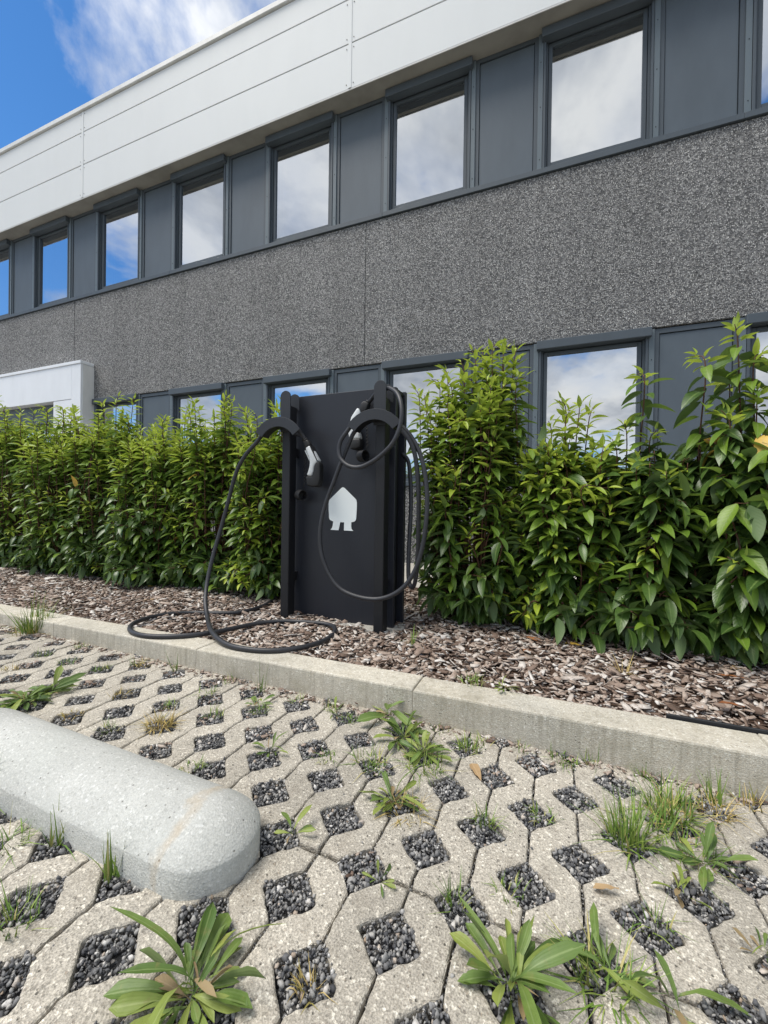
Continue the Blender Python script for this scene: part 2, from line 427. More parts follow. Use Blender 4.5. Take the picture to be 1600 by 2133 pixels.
def prism(name, pts, axis, a0, a1, mat, parent=None, bev=0.0, smooth=False):
    """outline pts (2D) extruded along axis ('x','y','z') from a0 to a1"""
    bm = bmesh.new()
    def P(p, a):
        return {'x': (a, p[0], p[1]), 'y': (p[0], a, p[1]), 'z': (p[0], p[1], a)}[axis]
    A = [bm.verts.new(P(p, a0)) for p in pts]; B = [bm.verts.new(P(p, a1)) for p in pts]
    k = len(pts)
    bm.faces.new(A); bm.faces.new(B[::-1])
    for i in range(k): bm.faces.new((A[i], B[i], B[(i+1) % k], A[(i+1) % k]))
    bmesh.ops.recalc_face_normals(bm, faces=bm.faces)
    if bev: bmesh.ops.bevel(bm, geom=[e for e in bm.edges], offset=bev, segments=3, affect='EDGES', profile=0.5, clamp_overlap=True)
    me = bm_me(name, bm, mat)
    if smooth:
        me.shade_smooth(); me.set_sharp_from_angle(angle=math.radians(40))
    return obj(name, me, None, parent)


def spline(pts, per=8):
    P = [Vector(p) for p in pts]; out = []
    for i in range(len(P)-1):
        a = P[i-1] if i else P[0]*2-P[1]; b_ = P[i]; c = P[i+1]; d = P[i+2] if i+2 < len(P) else P[-1]*2-P[-2]
        for k in range(per):
            u = k/per
            out.append(0.5*((2*b_)+(c-a)*u+(2*a-5*b_+4*c-d)*u*u+(3*b_-a-3*c+d)*u**3))
    out.append(P[-1]); return out


def tube_geo(path, r, sides=8):
    """returns verts, faces of a capped tube; r constant or list"""
    v, f = [], []
    n = len(path); prev = None
    for i, p in enumerate(path):
        d = (path[min(i+1, n-1)]-path[max(i-1, 0)]).normalized()
        if prev is None:
            a = d.orthogonal().normalized()
        else:
            a = (prev-d*prev.dot(d)).normalized()
        prev = a; b_ = d.cross(a)
        rr = r if isinstance(r, (int, float)) else r[i]
        for k in range(sides):
            th = 2*PI*k/sides; v.append(p+(a*math.cos(th)+b_*math.sin(th))*rr)
    for i in range(n-1):
        for k in range(sides):
            f.append((i*sides+k, i*sides+(k+1) % sides, (i+1)*sides+(k+1) % sides, (i+1)*sides+k))
    f.append(tuple(range(sides))[::-1]); f.append(tuple((n-1)*sides+k for k in range(sides)))
    return v, f


def at(x, y, Y):
    """point of the place that stands at depth Y on the sight line of photo position x, y"""
    d = _fw+_rt*((x-800)/F_PX)+_up*((1066.5-y)/F_PX)
    q = np.array([0, 0, CAM_H])+d*(Y/d[1]); return Vector(q)


TX = -0.016648       # the paved yard falls slightly to the right


def at_ground(x, y, dz=0.0):
    d = _fw+_rt*((x-800)/F_PX)+_up*((1066.5-y)/F_PX)
    q = np.array([0, 0, CAM_H])+d*((dz-CAM_H)/(d[2]-TX*d[0])); return Vector(q)


def at_level(x, y, z):
    d = _fw+_rt*((x-800)/F_PX)+_up*((1066.5-y)/F_PX)
    return Vector(np.array([0, 0, CAM_H])+d*((z-CAM_H)/d[2]))


def np_mesh(name, V, Fq, mat, uv=None, smooth=False):
    """V (n,3), Fq (m,k) constant-size faces"""
    me = bpy.data.meshes.new(name)
    V = np.asarray(V, dtype=np.float32); Fq = np.asarray(Fq, dtype=np.int32)
    mfaces, k = Fq.shape
    me.vertices.add(len(V)); me.vertices.foreach_set('co', V.ravel())
    me.loops.add(mfaces*k); me.loops.foreach_set('vertex_index', Fq.ravel())
    me.polygons.add(mfaces)
    me.polygons.foreach_set('loop_start', np.arange(0, mfaces*k, k, dtype=np.int32))
    if uv is not None:
        l = me.uv_layers.new(name='UVMap'); l.data.foreach_set('uv', np.asarray(uv, dtype=np.float32)[Fq.ravel()].ravel())
    me.update(calc_edges=True); me.validate()
    if mat: me.materials.append(M[mat])
    if smooth: me.shade_smooth()
    return me


def instanced(name, base_v, base_f, mats, mat, base_uv=None, smooth=False):
    """many copies of one small shape joined into one mesh; mats (n,3,4)"""
    mats = np.asarray(mats); n = len(mats); nv = len(base_v)
    V = np.einsum('nij,vj->nvi', mats[:, :, :3], base_v)+mats[:, None, :, 3]
    Fq = (np.asarray(base_f)[None]+(np.arange(n)*nv)[:, None, None]).reshape(-1, np.asarray(base_f).shape[1])
    uv = np.tile(base_uv, (n, 1)) if base_uv is not None else None
    return np_mesh(name, V.reshape(-1, 3), Fq, mat, uv, smooth)


# ------------------------------------------------------------------ ground
def sheet(name, x0, x1, y0, y1, z, mat):
    me = pyme(name, [(x0, y0, z), (x1, y0, z), (x1, y1, z), (x0, y1, z)], [(0, 1, 2, 3)], mat)
    return struct(obj(name, me))


sheet('ground', -300, 300, -300, 300, -0.16, 'ground')
yard = struct(obj('paved_yard', pyme('paved_yard', [(-9, -2.5, -0.032), (6, -2.5, -0.032), (6, 1.63, -0.032), (-9, 1.63, -0.032)], [(0, 1, 2, 3)], 'bed')))
yard.rotation_euler = (0, math.atan(-TX), 0)          # falls to the right

# grid pavers: zigzag bars with square gravel pockets between them
X0, Y0, SX, SY, GA = -1.1101, 1.00965, 0.11904, 0.23899, -0.0115
HB = 0.0645        # half diagonal of a pocket


def paver_mesh(kind, seed, y_lo=-0.5, y_hi=2.5):
    """bar between column line 0 and column line SX; kind 0: left column has its pockets at whole rows"""
    r = random.Random(seed)
    g = 0.0028
    def side(pocket_rows, xline, sgn):
        pts = [(xline+sgn*g, y_lo*SY+0.003)]
        for row in pocket_rows:
            yc = row*SY
            for (dx, dy) in ((0, -HB), (HB*0.93, -0.007), (HB*0.93, 0.007), (0, HB)):
                yy = yc+dy
                if yy < y_lo*SY+0.003 or yy > y_hi*SY-0.003:
                    continue
                pts.append((xline+sgn*(g+dx), yy))
        pts.append((xline+sgn*g, y_hi*SY-0.003))
        return pts
    whole = [0, 1, 2]; half = [-0.5, 0.5, 1.5, 2.5]
    def fix(pts, xl, sgn, rows):
        # ends that cut through a pocket start at the pocket's corner
        if -0.5 in rows:
            pts[0] = (xl+sgn*(g+HB*0.93), pts[0][1])
            pts[-1] = (xl+sgn*(g+HB*0.93), pts[-1][1])
            pts = [p for i, p in enumerate(pts) if i in (0, len(pts)-1) or (abs(p[1]-pts[0][1]) > 0.012 and abs(p[1]-pts[-1][1]) > 0.012)]
        return pts
    L = fix(side(whole if kind == 0 else half, 0, 1), 0, 1, whole if kind == 0 else half)
    R = fix(side(half if kind == 0 else whole, SX, -1), SX, -1, half if kind == 0 else whole)
    out = L+R[::-1]
    # ragged cast edge
    fine = []
    for i, p in enumerate(out):
        q = out[(i+1) % len(out)]
        ln = math.hypot(q[0]-p[0], q[1]-p[1]); k = max(1, int(ln/0.018))
        for s_ in range(k):
            u = s_/k
            j = 0.0016
            fine.append((p[0]+(q[0]-p[0])*u+r.uniform(-j, j), p[1]+(q[1]-p[1])*u+r.uniform(-j, j)))
    bm = bmesh.new()
    vb = [bm.verts.new((x, y, 0)) for x, y in fine]
    f = bm.faces.new(vb)
    if f.normal.z < 0: f.normal_flip()
    ret = bmesh.ops.extrude_face_region(bm, geom=[f])
    low = [v_ for v_ in ret['geom'] if isinstance(v_, bmesh.types.BMVert)]
    # the extruded copy becomes the top
    for v_ in low: v_.co.z = 0.0
    for v_ in vb: v_.co.z = -0.055
    top = [fc for fc in bm.faces if all(abs(v_.co.z) < 1e-6 for v_ in fc.verts)]
    edges = [e for e in bm.edges if all(abs(v_.co.z) < 1e-6 for v_ in e.verts)]
    bmesh.ops.bevel(bm, geom=edges, offset=0.0075, segments=3, affect='EDGES', profile=0.55, clamp_overlap=True)
    me = bm_me('paver', bm, 'paver')
    return me


pm = [[paver_mesh(k, 10*k+s_) for s_ in range(3)] for k in range(2)]
ca, sa = math.cos(GA), math.sin(GA)
for slab in (-2, -1, 0):
    for j in range(-42, 28):
        kind = 0 if (j % 2) == 1 else 1      # odd columns carry pockets on whole rows
        lx, ly = j*SX, slab*3*SY-(0.004 if slab < 0 else 0)
        x = X0+lx*ca-ly*sa; y = Y0+lx*sa+ly*ca
        o = obj('paver', pm[kind][random.randrange(3)], None, yard, (x, y, random.uniform(-0.0025, 0.002)),
                (random.uniform(-0.004, 0.004), random.uniform(-0.006, 0.006), GA+random.uniform(-0.003, 0.003)))


def yard_pt(lx, ly):
    return X0+lx*ca-ly*sa, Y0+lx*sa+ly*ca


# stones in pockets and joints
def stone_shape(seed):
    r = np.random.default_rng(seed)
    bm = bmesh.new(); bmesh.ops.create_icosphere(bm, subdivisions=1, radius=1.0)
    pts = np.array([v_.co[:] for v_ in bm.verts]); bm.free()
    k = r.normal(size=(9, 3)); k /= np.linalg.norm(k, axis=1)[:, None]
    for a, d in zip(k, r.uniform(0.30, 0.7, 9)):     # flat broken facets
        h_ = pts@a; over = np.maximum(h_-d, 0); pts = pts-over[:, None]*a
    bm = bmesh.new()
    for p_ in pts: bm.verts.new(p_)
    ret = bmesh.ops.convex_hull(bm, input=list(bm.verts))
    for v_ in [v_ for v_ in bm.verts if not v_.link_faces]: bm.verts.remove(v_)
    bmesh.ops.triangulate(bm, faces=list(bm.faces))
    bm.verts.index_update()
    V = np.array([v_.co[:] for v_ in bm.verts]); Fq = np.array([[v_.index for v_ in fc.verts] for fc in bm.faces]); bm.free()
    return V, Fq


def rand_rot(n, r):
    q = r.normal(size=(n, 4)); q /= np.linalg.norm(q, axis=1)[:, None]
    w, x, y, z = q.T
    return np.stack([1-2*(y*y+z*z), 2*(x*y-w*z), 2*(x*z+w*y), 2*(x*y+w*z), 1-2*(x*x+z*z), 2*(y*z-w*x), 2*(x*z-w*y), 2*(y*z+w*x), 1-2*(x*x+y*y)], 1).reshape(n, 3, 3)


stones = [stone_shape(s_) for s_ in range(4)]
acc = [[] for _ in stones]
for j in range(-34, 22):
    for half in range(-7, 6):
        row = half/2
        if (j % 2 == 1) != (half % 2 == 0): continue
        cx, cy = yard_pt(j*SX, row*SY)
        if cy < 0.15 or cy > 1.62 or cx > 1.4 or cx < -4.6: continue
        dist = math.hypot(cx, cy)
        n_ = 340 if dist < 1.9 else (190 if dist < 3 else 90)
        big = 1.0 if dist < 1.9 else (1.15 if dist < 3 else 1.5)
        u = rng.uniform(-1, 1, (n_, 2)); a_ = (u[:, 0]+u[:, 1])/2*HB*1.04; b_ = (u[:, 0]-u[:, 1])/2*HB*1.04
        fill = random.uniform(-0.006, 0.003)
        z = rng.uniform(-0.016, 0.0, n_)+fill+0.004*np.sin(a_*50+j)
        s_ = np.clip(rng.lognormal(math.log(0.0043), 0.34, n_), 0.0025, 0.0095)*big
        for k in range(n_):
            acc[random.randrange(4)].append((cx+a_[k], cy+b_[k], z[k], s_[k]))
    # joints along the column line
    for q in range(420):
        ly = random.uniform(-3.4, 2.5)*SY
        cx, cy = yard_pt(j*SX+random.uniform(-0.002, 0.002), ly)
        if cy < 0.15 or cx > 1.4 or cx < -3.2: continue
        acc[random.randrange(4)].append((cx, cy, random.uniform(-0.016, -0.008), random.uniform(0.002, 0.0036)))
for q in range(900):    # loose stones kicked onto the pavers
    cx, cy = random.uniform(-2.4, 0.8), random.uniform(0.4, 1.55)
    acc[random.randrange(4)].append((cx, cy, random.uniform(0.0, 0.001), random.uniform(0.0010, 0.0024) if random.random() < 0.94 else random.uniform(0.003, 0.0048)))
Vs, Fs, off = [], [], 0
for (bv, bf), lst in zip(stones, acc):
    a_ = np.array(lst); n_ = len(a_)
    Rm = rand_rot(n_, rng)*(a_[:, 3][:, None, None]*rng.uniform(0.6, 1.55, (n_, 1, 3)))
    V = np.einsum('nij,vj->nvi', Rm, bv)+a_[:, None, :3]
    Vs.append(V.reshape(-1, 3)); Fs.append((bf[None]+(np.arange(n_)*len(bv))[:, None, None]).reshape(-1, 3)+off); off += n_*len(bv)
g_ = obj('gravel', np_mesh('gravel', np.concatenate(Vs), np.concatenate(Fs), 'gravel'))
g_.rotation_euler = yard.rotation_euler
g_['kind'] = 'stuff'; g_['label'] = 'dark crushed gravel filling the pockets of the grid pavers'; g_['category'] = 'gravel'

# kerb: stones with open joints
KZ = 0.127
kerb = struct(obj('kerb', pyme('kerb', [(-9, 1.60, -0.09), (6, 1.60, -0.09), (6, 1.72, -0.09), (-9, 1.72, -0.09)], [(0, 1, 2, 3)], 'kerb')))
kj = [-1.652+1.15*i for i in range(-6, 6)]
for a, b_ in zip(kj[:-1], kj[1:]):
    bm = bmesh.new(); add_box(bm, a+0.0012, b_-0.0012, 1.583, 1.735, -0.085, KZ)
    te = [e for e in bm.edges if all(v_.co.z > 0 for v_ in e.verts)]
    bmesh.ops.bevel(bm, geom=te, offset=0.008, segments=2, affect='EDGES', profile=0.5)
    o = obj('kerb_stone', bm_me('kerb_stone', bm, 'kerb'), None, kerb, (0, random.uniform(-0.003, 0.003), random.uniform(-0.003, 0.002)))

# planting bed
def bed_z(x, y):
    return 0.088+0.016*math.sin(x*2.3+1)*math.sin(y*3.1)+0.012*math.sin(x*5.1+y*4)+(0.02 if y > 2.2 else 0.02*(y-1.74)/0.46)


nx, ny = 120, 30
vv = [(-9+15*i/nx, 1.736+(3.75-1.736)*k/ny, bed_z(-9+15*i/nx, 1.736+(3.75-1.736)*k/ny)-0.012) for k in range(ny+1) for i in range(nx+1)]
ff = [(k*(nx+1)+i, k*(nx+1)+i+1, (k+1)*(nx+1)+i+1, (k+1)*(nx+1)+i) for k in range(ny) for i in range(nx)]
struct(obj('planting_bed', pyme('planting_bed', vv, ff, 'soil', True)))
# wall-side path of slabs
pth = struct(obj('path', pyme('path', [(-14, 3.76, 0.05), (7, 3.76, 0.05), (7, 5.49, 0.05), (-14, 5.49, 0.05)], [(0, 1, 2, 3)], 'path')))
for i in range(16):
    for k in range(2):
        x = -9+0.9*i; y = 3.77+0.86*k
        boxes('slab', [(x+0.004, x+0.896, y+0.004, y+0.856, 0.054, 0.105)], 'path', pth, 0.004)


# ------------------------------------------------------------------ bark chips
def chip_shape(seed):
    r = np.random.default_rng(seed)
    # a bent splinter: 3 stations x 4 corners, unit length
    V = []
    bend = r.uniform(-0.12, 0.12)
    for i, x in enumerate((-0.5, 0.0, 0.5)):
        w = (0.5 if i == 1 else r.uniform(0.15, 0.5)); h_ = 0.5 if i == 1 else r.uniform(0.2, 0.5)
        sk = r.uniform(-0.14, 0.14); lift = bend if i == 1 else 0
        for (sy_, sz_) in ((-1, -1), (1, -1), (1, 1), (-1, 1)):
            V.append((x+r.uniform(-0.08, 0.08), sy_*w+sk, sz_*h_+lift/0.2))
    Fq = []
    for i in range(2):
        for k in range(4): Fq.append((i*4+k, i*4+(k+1) % 4, (i+1)*4+(k+1) % 4, (i+1)*4+k))
    Fq.append((3, 2, 1, 0)); Fq.append((8, 9, 10, 11))
    return np.array(V), np.array(Fq)


chips = [chip_shape(s_) for s_ in range(5)]


def scatter_chips(name, cxs, cys, czs, lens, tilt, roll):
    n_all = len(cxs)
    wid = np.clip(lens*rng.uniform(0.22, 0.6, n_all), 0.003, 0.034); thk = np.minimum(rng.uniform(0.0025, 0.007, n_all), lens*0.25)
    yaw = rng.uniform(0, 2*PI, n_all); tl = rng.normal(0, tilt, n_all); rl = rng.normal(0, roll, n_all)
    which = rng.integers(0, 5, n_all)
    Vs, Fs, off = [], [], 0
    for w in range(5):
        I = np.where(which == w)[0]; n_ = len(I)
        cy_, sy_ = np.cos(yaw[I]), np.sin(yaw[I]); ct, st_ = np.cos(tl[I]), np.sin(tl[I]); cr, sr = np.cos(rl[I]), np.sin(rl[I])
        X = np.stack([cy_*ct, sy_*ct, st_], 1)
        Y_ = np.stack([-sy_*cr-cy_*st_*sr, cy_*cr-sy_*st_*sr, ct*sr], 1)
        Z = np.cross(X, Y_)
        Rm = np.stack([X*lens[I][:, None], Y_*wid[I][:, None], Z*thk[I][:, None]], 2)
        V = np.einsum('nij,vj->nvi', Rm, chips[w][0])+np.stack([cxs[I], cys[I], czs[I]], 1)[:, None, :]
        Vs.append(V.reshape(-1, 3)); Fs.append((chips[w][1][None]+(np.arange(n_)*12)[:, None, None]).reshape(-1, 4)+off); off += n_*12
    return obj(name, np_mesh(name, np.concatenate(Vs), np.concatenate(Fs), 'chips'))


NCH = 36000
cxs = rng.uniform(-5.6, 2.4, NCH*2); cys = 1.742+(rng.uniform(0, 1, NCH*2)**1.25)*1.75
ok = (cxs < 0.62*cys+0.55) & (cxs > -1.95*cys-0.9)
cxs, cys = cxs[ok][:NCH], cys[ok][:NCH]
czs = np.array([bed_z(x, y) for x, y in zip(cxs, cys)])+rng.uniform(-0.012, 0.014, len(cxs))
lens = np.clip(rng.lognormal(math.log(0.030), 0.48, len(cxs)), 0.010, 0.115)
o = scatter_chips('bark_mulch', cxs, cys, czs, lens, 0.26, 0.35)
o['kind'] = 'stuff'; o['label'] = 'brown and grey bark chip mulch covering the planting bed'; o['category'] = 'mulch'
# dry litter: along the kerb foot and blown into some of the pockets
lx_ = list(rng.uniform(-3.4, 0.75, 900)); lyy = list(1.578-np.abs(rng.normal(0, 0.035, 900))); lz = [0.003]*900
for j in range(-30, 16):
    for half in range(-4, 6):
        if (j % 2 == 1) != (half % 2 == 0): continue
        cx, cy = yard_pt(j*SX, half/2*SY)
        p_ = 0.16+0.55*max(0, (cy-1.05)/0.5)
        if random.random() > p_ or cy < 0.4: continue
        for q in range(random.randrange(8, 34)):
            u1, u2 = random.uniform(-1, 1), random.uniform(-1, 1)
            lx_.append(cx+(u1+u2)/2*HB*0.95); lyy.append(cy+(u1-u2)/2*HB*0.95); lz.append(random.uniform(-0.006, 0.002))
lx_, lyy, lz = np.array(lx_), np.array(lyy), np.array(lz)
ll = np.clip(rng.lognormal(math.log(0.0115), 0.5, len(lx_)), 0.004, 0.04)
o = scatter_chips('plant_litter', lx_, lyy, lz+TX*0, ll, 0.12, 0.3)
o.rotation_euler = yard.rotation_euler
o['kind'] = 'stuff'; o['label'] = 'dry brown plant litter lying along the kerb foot and in paver pockets'; o['category'] = 'litter'

# ------------------------------------------------------------------ building
D = 5.5
Z_LO_SILL, Z_LO_TOP, Z_UP_SILL, Z_UP_TOP, Z_ROOF = 1.18, 2.945, 5.03, 6.785, 8.54
bld = thing('office_building', 'two-storey office building with grey aggregate wall and white roof fascia', 'building', (-2.5, D, 0))


def B(name, lst, mat, parent=None, bev=0.0):
    o = boxes(name, lst, mat, None, bev)
    o.parent = parent or bld
    o.matrix_parent_inverse = Matrix.Translation(-Vector(bld.location)) if o.parent == bld else Matrix.Identity(4)
    return o


XL, XR = -16.5, 8.5
cj = [-15.68, -9.12, -2.56, 4.0]
edges = [XL]+cj+[XR]
for a, b_ in zip(edges[:-1], edges[1:]):
    B('wall_panel', [(a+0.0045, b_-0.0045, D, D+0.28, Z_LO_TOP+0.01, Z_UP_SILL-0.005)], 'aggregate', None, 0.006)
B('joint_filler', [(XL+0.02, XR-0.02, D+0.008, D+0.30, Z_LO_TOP+0.03, Z_UP_SILL-0.03)], 'sealant')
B('wall_base', [(-8.52, XR, D, D+0.28, -0.1, Z_LO_SILL)], 'aggregate', None, 0.004)
# shell: rear, ends, roof, floors so that the rooms are closed
B('rear_wall', [(XL, XR, D+5.2, D+5.4, -0.1, 8.3)], 'interior')
B('end_wall', [(XL, XL+0.2, D+0.301, D+5.19, -0.1, 8.3)], 'interior')
B('end_wall', [(XR-0.2, XR, D+0.301, D+5.19, -0.1, 8.3)], 'interior')
B('floor_slab', [(XL+0.21, XR-0.21, D+0.302, D+5.19, 3.05, 4.1)], 'interior')
B('floor_slab', [(XL+0.21, XR-0.21, D+0.302, D+5.19, -0.1, 0.2)], 'darkint')
B('roof_slab', [(XL+0.21, XR-0.21, D+0.02, D+5.19, 6.92, 7.3)], 'interior')
# fascia
FD = 5.25
fj = [-14.29, -8.51, -2.73, 3.05]
fe = [XL]+fj+[XR]
zr = [6.785, 7.43, 8.06, 8.455]
for a, b_ in zip(fe[:-1], fe[1:]):
    for z0, z1 in zip(zr[:-1], zr[1:]):
        B('fascia_panel', [(a+0.018, b_-0.018, FD, FD+0.06, z0+0.007, z1-0.007)], 'fascia', None, 0.004)
for x in fj:
    cs_ = B('cover_strip', [(x-0.026, x+0.026, FD-0.006, FD+0.02, 6.80, 8.45)], 'fascia', None, 0.003)
    for z in (6.86, 7.36, 7.50, 7.99, 8.13, 8.40):
        for dx in (-0.055, 0.055):
            bm = bmesh.new(); bmesh.ops.create_uvsphere(bm, u_segments=8, v_segments=5, radius=0.008, matrix=Matrix.Translation((x+dx, FD-0.001, z)))
            r_ = obj('rivet', bm_me('rivet', bm, 'soffit'), None, cs_)
B('fascia_backing', [(XL+0.01, XR-0.01, FD+0.02, FD+0.058, 6.81, 8.44)], 'seal')
B('coping', [(XL, XR, FD-0.035, D+0.5, 8.46, 8.545)], 'coping', None, 0.006)
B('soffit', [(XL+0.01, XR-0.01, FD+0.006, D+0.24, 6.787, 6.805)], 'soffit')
B('soffit_edge', [(XL+0.01, XR-0.01, FD+0.0005, FD+0.012, 6.775, 6.7865)], 'coping')


def window(x0, w, z0, z1, floor):
    """sash window with roller shutter box; origin of parts in building space"""
    wn = B('window', [(x0, x0+0.05, D+0.04, D+0.11, z0+0.065, z1), (x0+w-0.05, x0+w, D+0.04, D+0.11, z0+0.065, z1),
                      (x0+0.0505, x0+w-0.0505, D+0.04, D+0.11, z0+0.065, z0+0.12), (x0+0.0505, x0+w-0.0505, D+0.04, D+0.11, z1-0.10, z1)], 'anthracite')
    def S(name, lst, mat, bev=0.0):
        o = boxes(name, lst, mat, None, bev); o.parent = wn
        return o
    gx0, gx1, gz0, gz1 = x0+0.055, x0+w-0.055, z0+0.124, z1-0.108
    fw_ = 0.044
    S('sash', [(gx0, gx0+fw_, D+0.055, D+0.105, gz0, gz1), (gx1-fw_, gx1, D+0.055, D+0.105, gz0, gz1),
               (gx0+fw_+.0004, gx1-fw_-.0004, D+0.055, D+0.105, gz0, gz0+fw_), (gx0+fw_+.0004, gx1-fw_-.0004, D+0.055, D+0.105, gz1-fw_, gz1)], 'anthracite', 0.003)
    S('seal', [(gx0-0.007, gx1+0.007, D+0.085, D+0.10, gz0-0.007, gz0-0.001), (gx0-0.007, gx1+0.007, D+0.085, D+0.10, gz1+0.001, gz1+0.007),
               (gx0-0.0075, gx0-0.001, D+0.085, D+0.10, gz0, gz1), (gx1+0.001, gx1+0.0075, D+0.085, D+0.10, gz0, gz1)], 'seal')
    a, b_, c, d = gx0+fw_-0.004, gx1-fw_+0.004, gz0+fw_-0.004, gz1-fw_+0.004
    yg = D+0.078
    gm = pyme('pane', [(a, yg, c), (b_, yg+random.uniform(-.002, .002), c), (b_, yg+random.uniform(-.002, .002), d), (a, yg+random.uniform(-.002, .002), d)], [(0, 1, 2, 3)], 'glass')
    obj('pane', gm, None, wn)
    S('reveal', [(a-0.01, a, D+0.112, D+0.30, c, d), (b_, b_+0.01, D+0.112, D+0.30, c, d), (a-0.01, b_+0.01, D+0.112, D+0.33, c-0.04, c-0.001), (a-0.01, b_+0.01, D+0.112, D+0.30, d+0.001, d+0.02)], 'interior')
    for dx in (0.12, w-0.14):
        S('drain_slot', [(x0+dx, x0+dx+0.04, D+0.0385, D+0.05, z0+0.078, z0+0.088)], 'seal')
    hb = 0.10 if floor == 0 else 0.105
    zt = z1 if floor == 0 else z1-0.012
    yb = D-0.065 if floor == 0 else D-0.075
    B('shutter_box', [(x0-0.025, x0+w+0.025, yb, D+0.038, zt-hb, zt+0.004)], 'anthracite', None, 0.006)
    for dx in (0.0, w):     # guide rails
        s_ = 1 if dx == 0 else -1
        xa = x0+dx+s_*0.0; xb = xa+s_*0.026
        B('guide_rail', [(min(xa, xb), max(xa, xb), D-0.004, D+0.0385, z0+0.07, zt-hb-0.001)], 'anthracite', None, 0.002)
    return wn


PER, WW, XW0 = 2.068, 1.17, -0.165
for floor, (z0, z1) in enumerate(((Z_LO_SILL, Z_LO_TOP), (Z_UP_SILL, Z_UP_TOP))):
    kmin = -4 if floor == 0 else -7
    for k in range(kmin, 4):
        x0 = XW0+PER*k
        window(x0, WW, z0, z1, floor)
        xe = x0+PER if not (k == 3) else XR
        # cover strips either side of the window, infill panel to the next one
        for xs in (x0-0.062, x0+WW+0.004):
            cs_ = B('mullion', [(xs, xs+0.058, D+0.004, D+0.08, z0+0.066, z1-0.002)], 'mullion', None, 0.002)
            for z in (z0+0.2, z0+0.85, z1-0.35):
                bm = bmesh.new(); bmesh.ops.create_uvsphere(bm, u_segments=6, v_segments=4, radius=0.006, matrix=Matrix.Translation((xs+0.029, D+0.004, z)))
                obj('screw', bm_me('screw', bm, 'seal'), None, cs_)
        pa, pb = x0+WW+0.063, xe-0.063
        B('panel_frame', [(pa, pa+0.045, D+0.02, D+0.09, z0+0.066, z1-0.003), (pb-0.045, pb, D+0.02, D+0.09, z0+0.066, z1-0.003),
                          (pa+0.0453, pb-0.0453, D+0.02, D+0.09, z0+0.066, z0+0.10), (pa+0.0453, pb-0.0453, D+0.02, D+0.09, z1-0.055, z1-0.003)], 'anthracite')
        B('infill_panel', [(pa+0.05, pb-0.05, D+0.034, D+0.085, z0+0.106, z1-0.062)], 'infill', None, 0.004)
        B('panel_gap', [(pa+0.01, pb-0.01, D+0.05, D+0.088, z0+0.08, z1-0.03)], 'seal')
    xa = (XW0+PER*kmin-0.065)
    # sill profile in lengths
    x = xa
    while x < XR-0.1:
        xn = min(x+4.136, XR)
        B('sill', [(x+0.001, xn-0.001, D-0.028, D+0.13, z0, z0+0.0645)], 'anthracite', None, 0.003)
        x = xn
    B('blind_wall', [(XW0+PER*k_+WW-0.02, XW0+PER*(k_+1)+0.02, D+0.12, D+0.30, z0, z1) for k_ in range(kmin, 3)], 'interior')
    if floor == 1:
        B('head_board', [(xa, XR, D+0.125, D+0.30, z1-0.10, z1+0.15)], 'interior')
    else:
        B('head_board', [(xa, XR, D+0.125, D+0.30, z1-0.10, z1+0.009)], 'interior')

# entrance portal, left
PZ = 3.66
pt = B('entrance_portal', [(-8.78, -8.505, 5.25, D+0.2, 0.05, PZ-0.06)], 'portal', None, 0.004)
def PS(name, lst, mat, bev=0.0):
    o = boxes(name, lst, mat, None, bev); o.parent = pt
PS('portal_lining', [(-9.35, -8.784, 5.256, D+0.2, 0.05, 2.925)], 'portal', 0.003)
PS('lintel', [(-13.6, -8.784, 5.252, D+0.2, 2.932, PZ-0.06)], 'portal', 0.003)
PS('portal_coping', [(-13.62, -8.49, 5.235, D-0.004, PZ-0.058, PZ)], 'portal', 0.004)
PS('portal_edge', [(-8.504, -8.496, 5.29, D+0.01, 0.05, PZ-0.07)], 'coping')
PS('side_post', [(-13.6, -13.0, 5.254, D+0.2, 0.05, 2.925)], 'portal', 0.003)
PS('head_panel', [(-12.99, -9.352, 5.42, D+0.1, 2.55, 2.93)], 'infill', 0.003)
for i in range(4):
    xa = -12.95+0.9*i
    PS('door_frame', [(xa, xa+0.06, D-0.03, D+0.05, 0.05, 2.545), (xa+0.83, xa+0.889, D-0.03, D+0.05, 0.05, 2.545), (xa+0.0605, xa+0.8295, D-0.03, D+0.05, 2.42, 2.545), (xa+0.0605, xa+0.8295, D-0.03, D+0.05, 0.05, 0.2)], 'anthracite')
    o = obj('door_pane', pyme('door_pane', [(xa+0.055, D+0.01, 0.19), (xa+0.835, D+0.01, 0.19), (xa+0.835, D+0.01, 2.43), (xa+0.055, D+0.01, 2.43)], [(0, 1, 2, 3)], 'glass'), None, pt)
B('wall_panel', [(XL, -8.79, D+0.22, D+0.28, 2.93, Z_LO_TOP+0.009), (XL, -13.62, D+0.01, D+0.28, -0.1, 2.93)], 'aggregate')

# ------------------------------------------------------------------ charging station
CX0, CX1, CY0, CY1, CZ1 = -1.668, -0.915, 2.45, 2.63, 1.625
ch = thing('charging_station', 'black double electric vehicle charging station standing in the bark mulch', 'charger', (-1.29, 2.54, 0.09))
def CB(name, lst, mat, bev=0.0, parent=None):
    o = boxes(name, lst, mat, None, bev); o.parent = parent or ch
    if parent is None: o.matrix_parent_inverse = Matrix.Translation(-Vector(ch.location))
    return o
def CP(name, pts, axis, a0, a1, mat, bev=0.0, parent=None, smooth=False):
    o = prism(name, pts, axis, a0, a1, mat, None, bev, smooth); o.parent = parent or ch
    if parent is None: o.matrix_parent_inverse = Matrix.Translation(-Vector(ch.location))
    return o


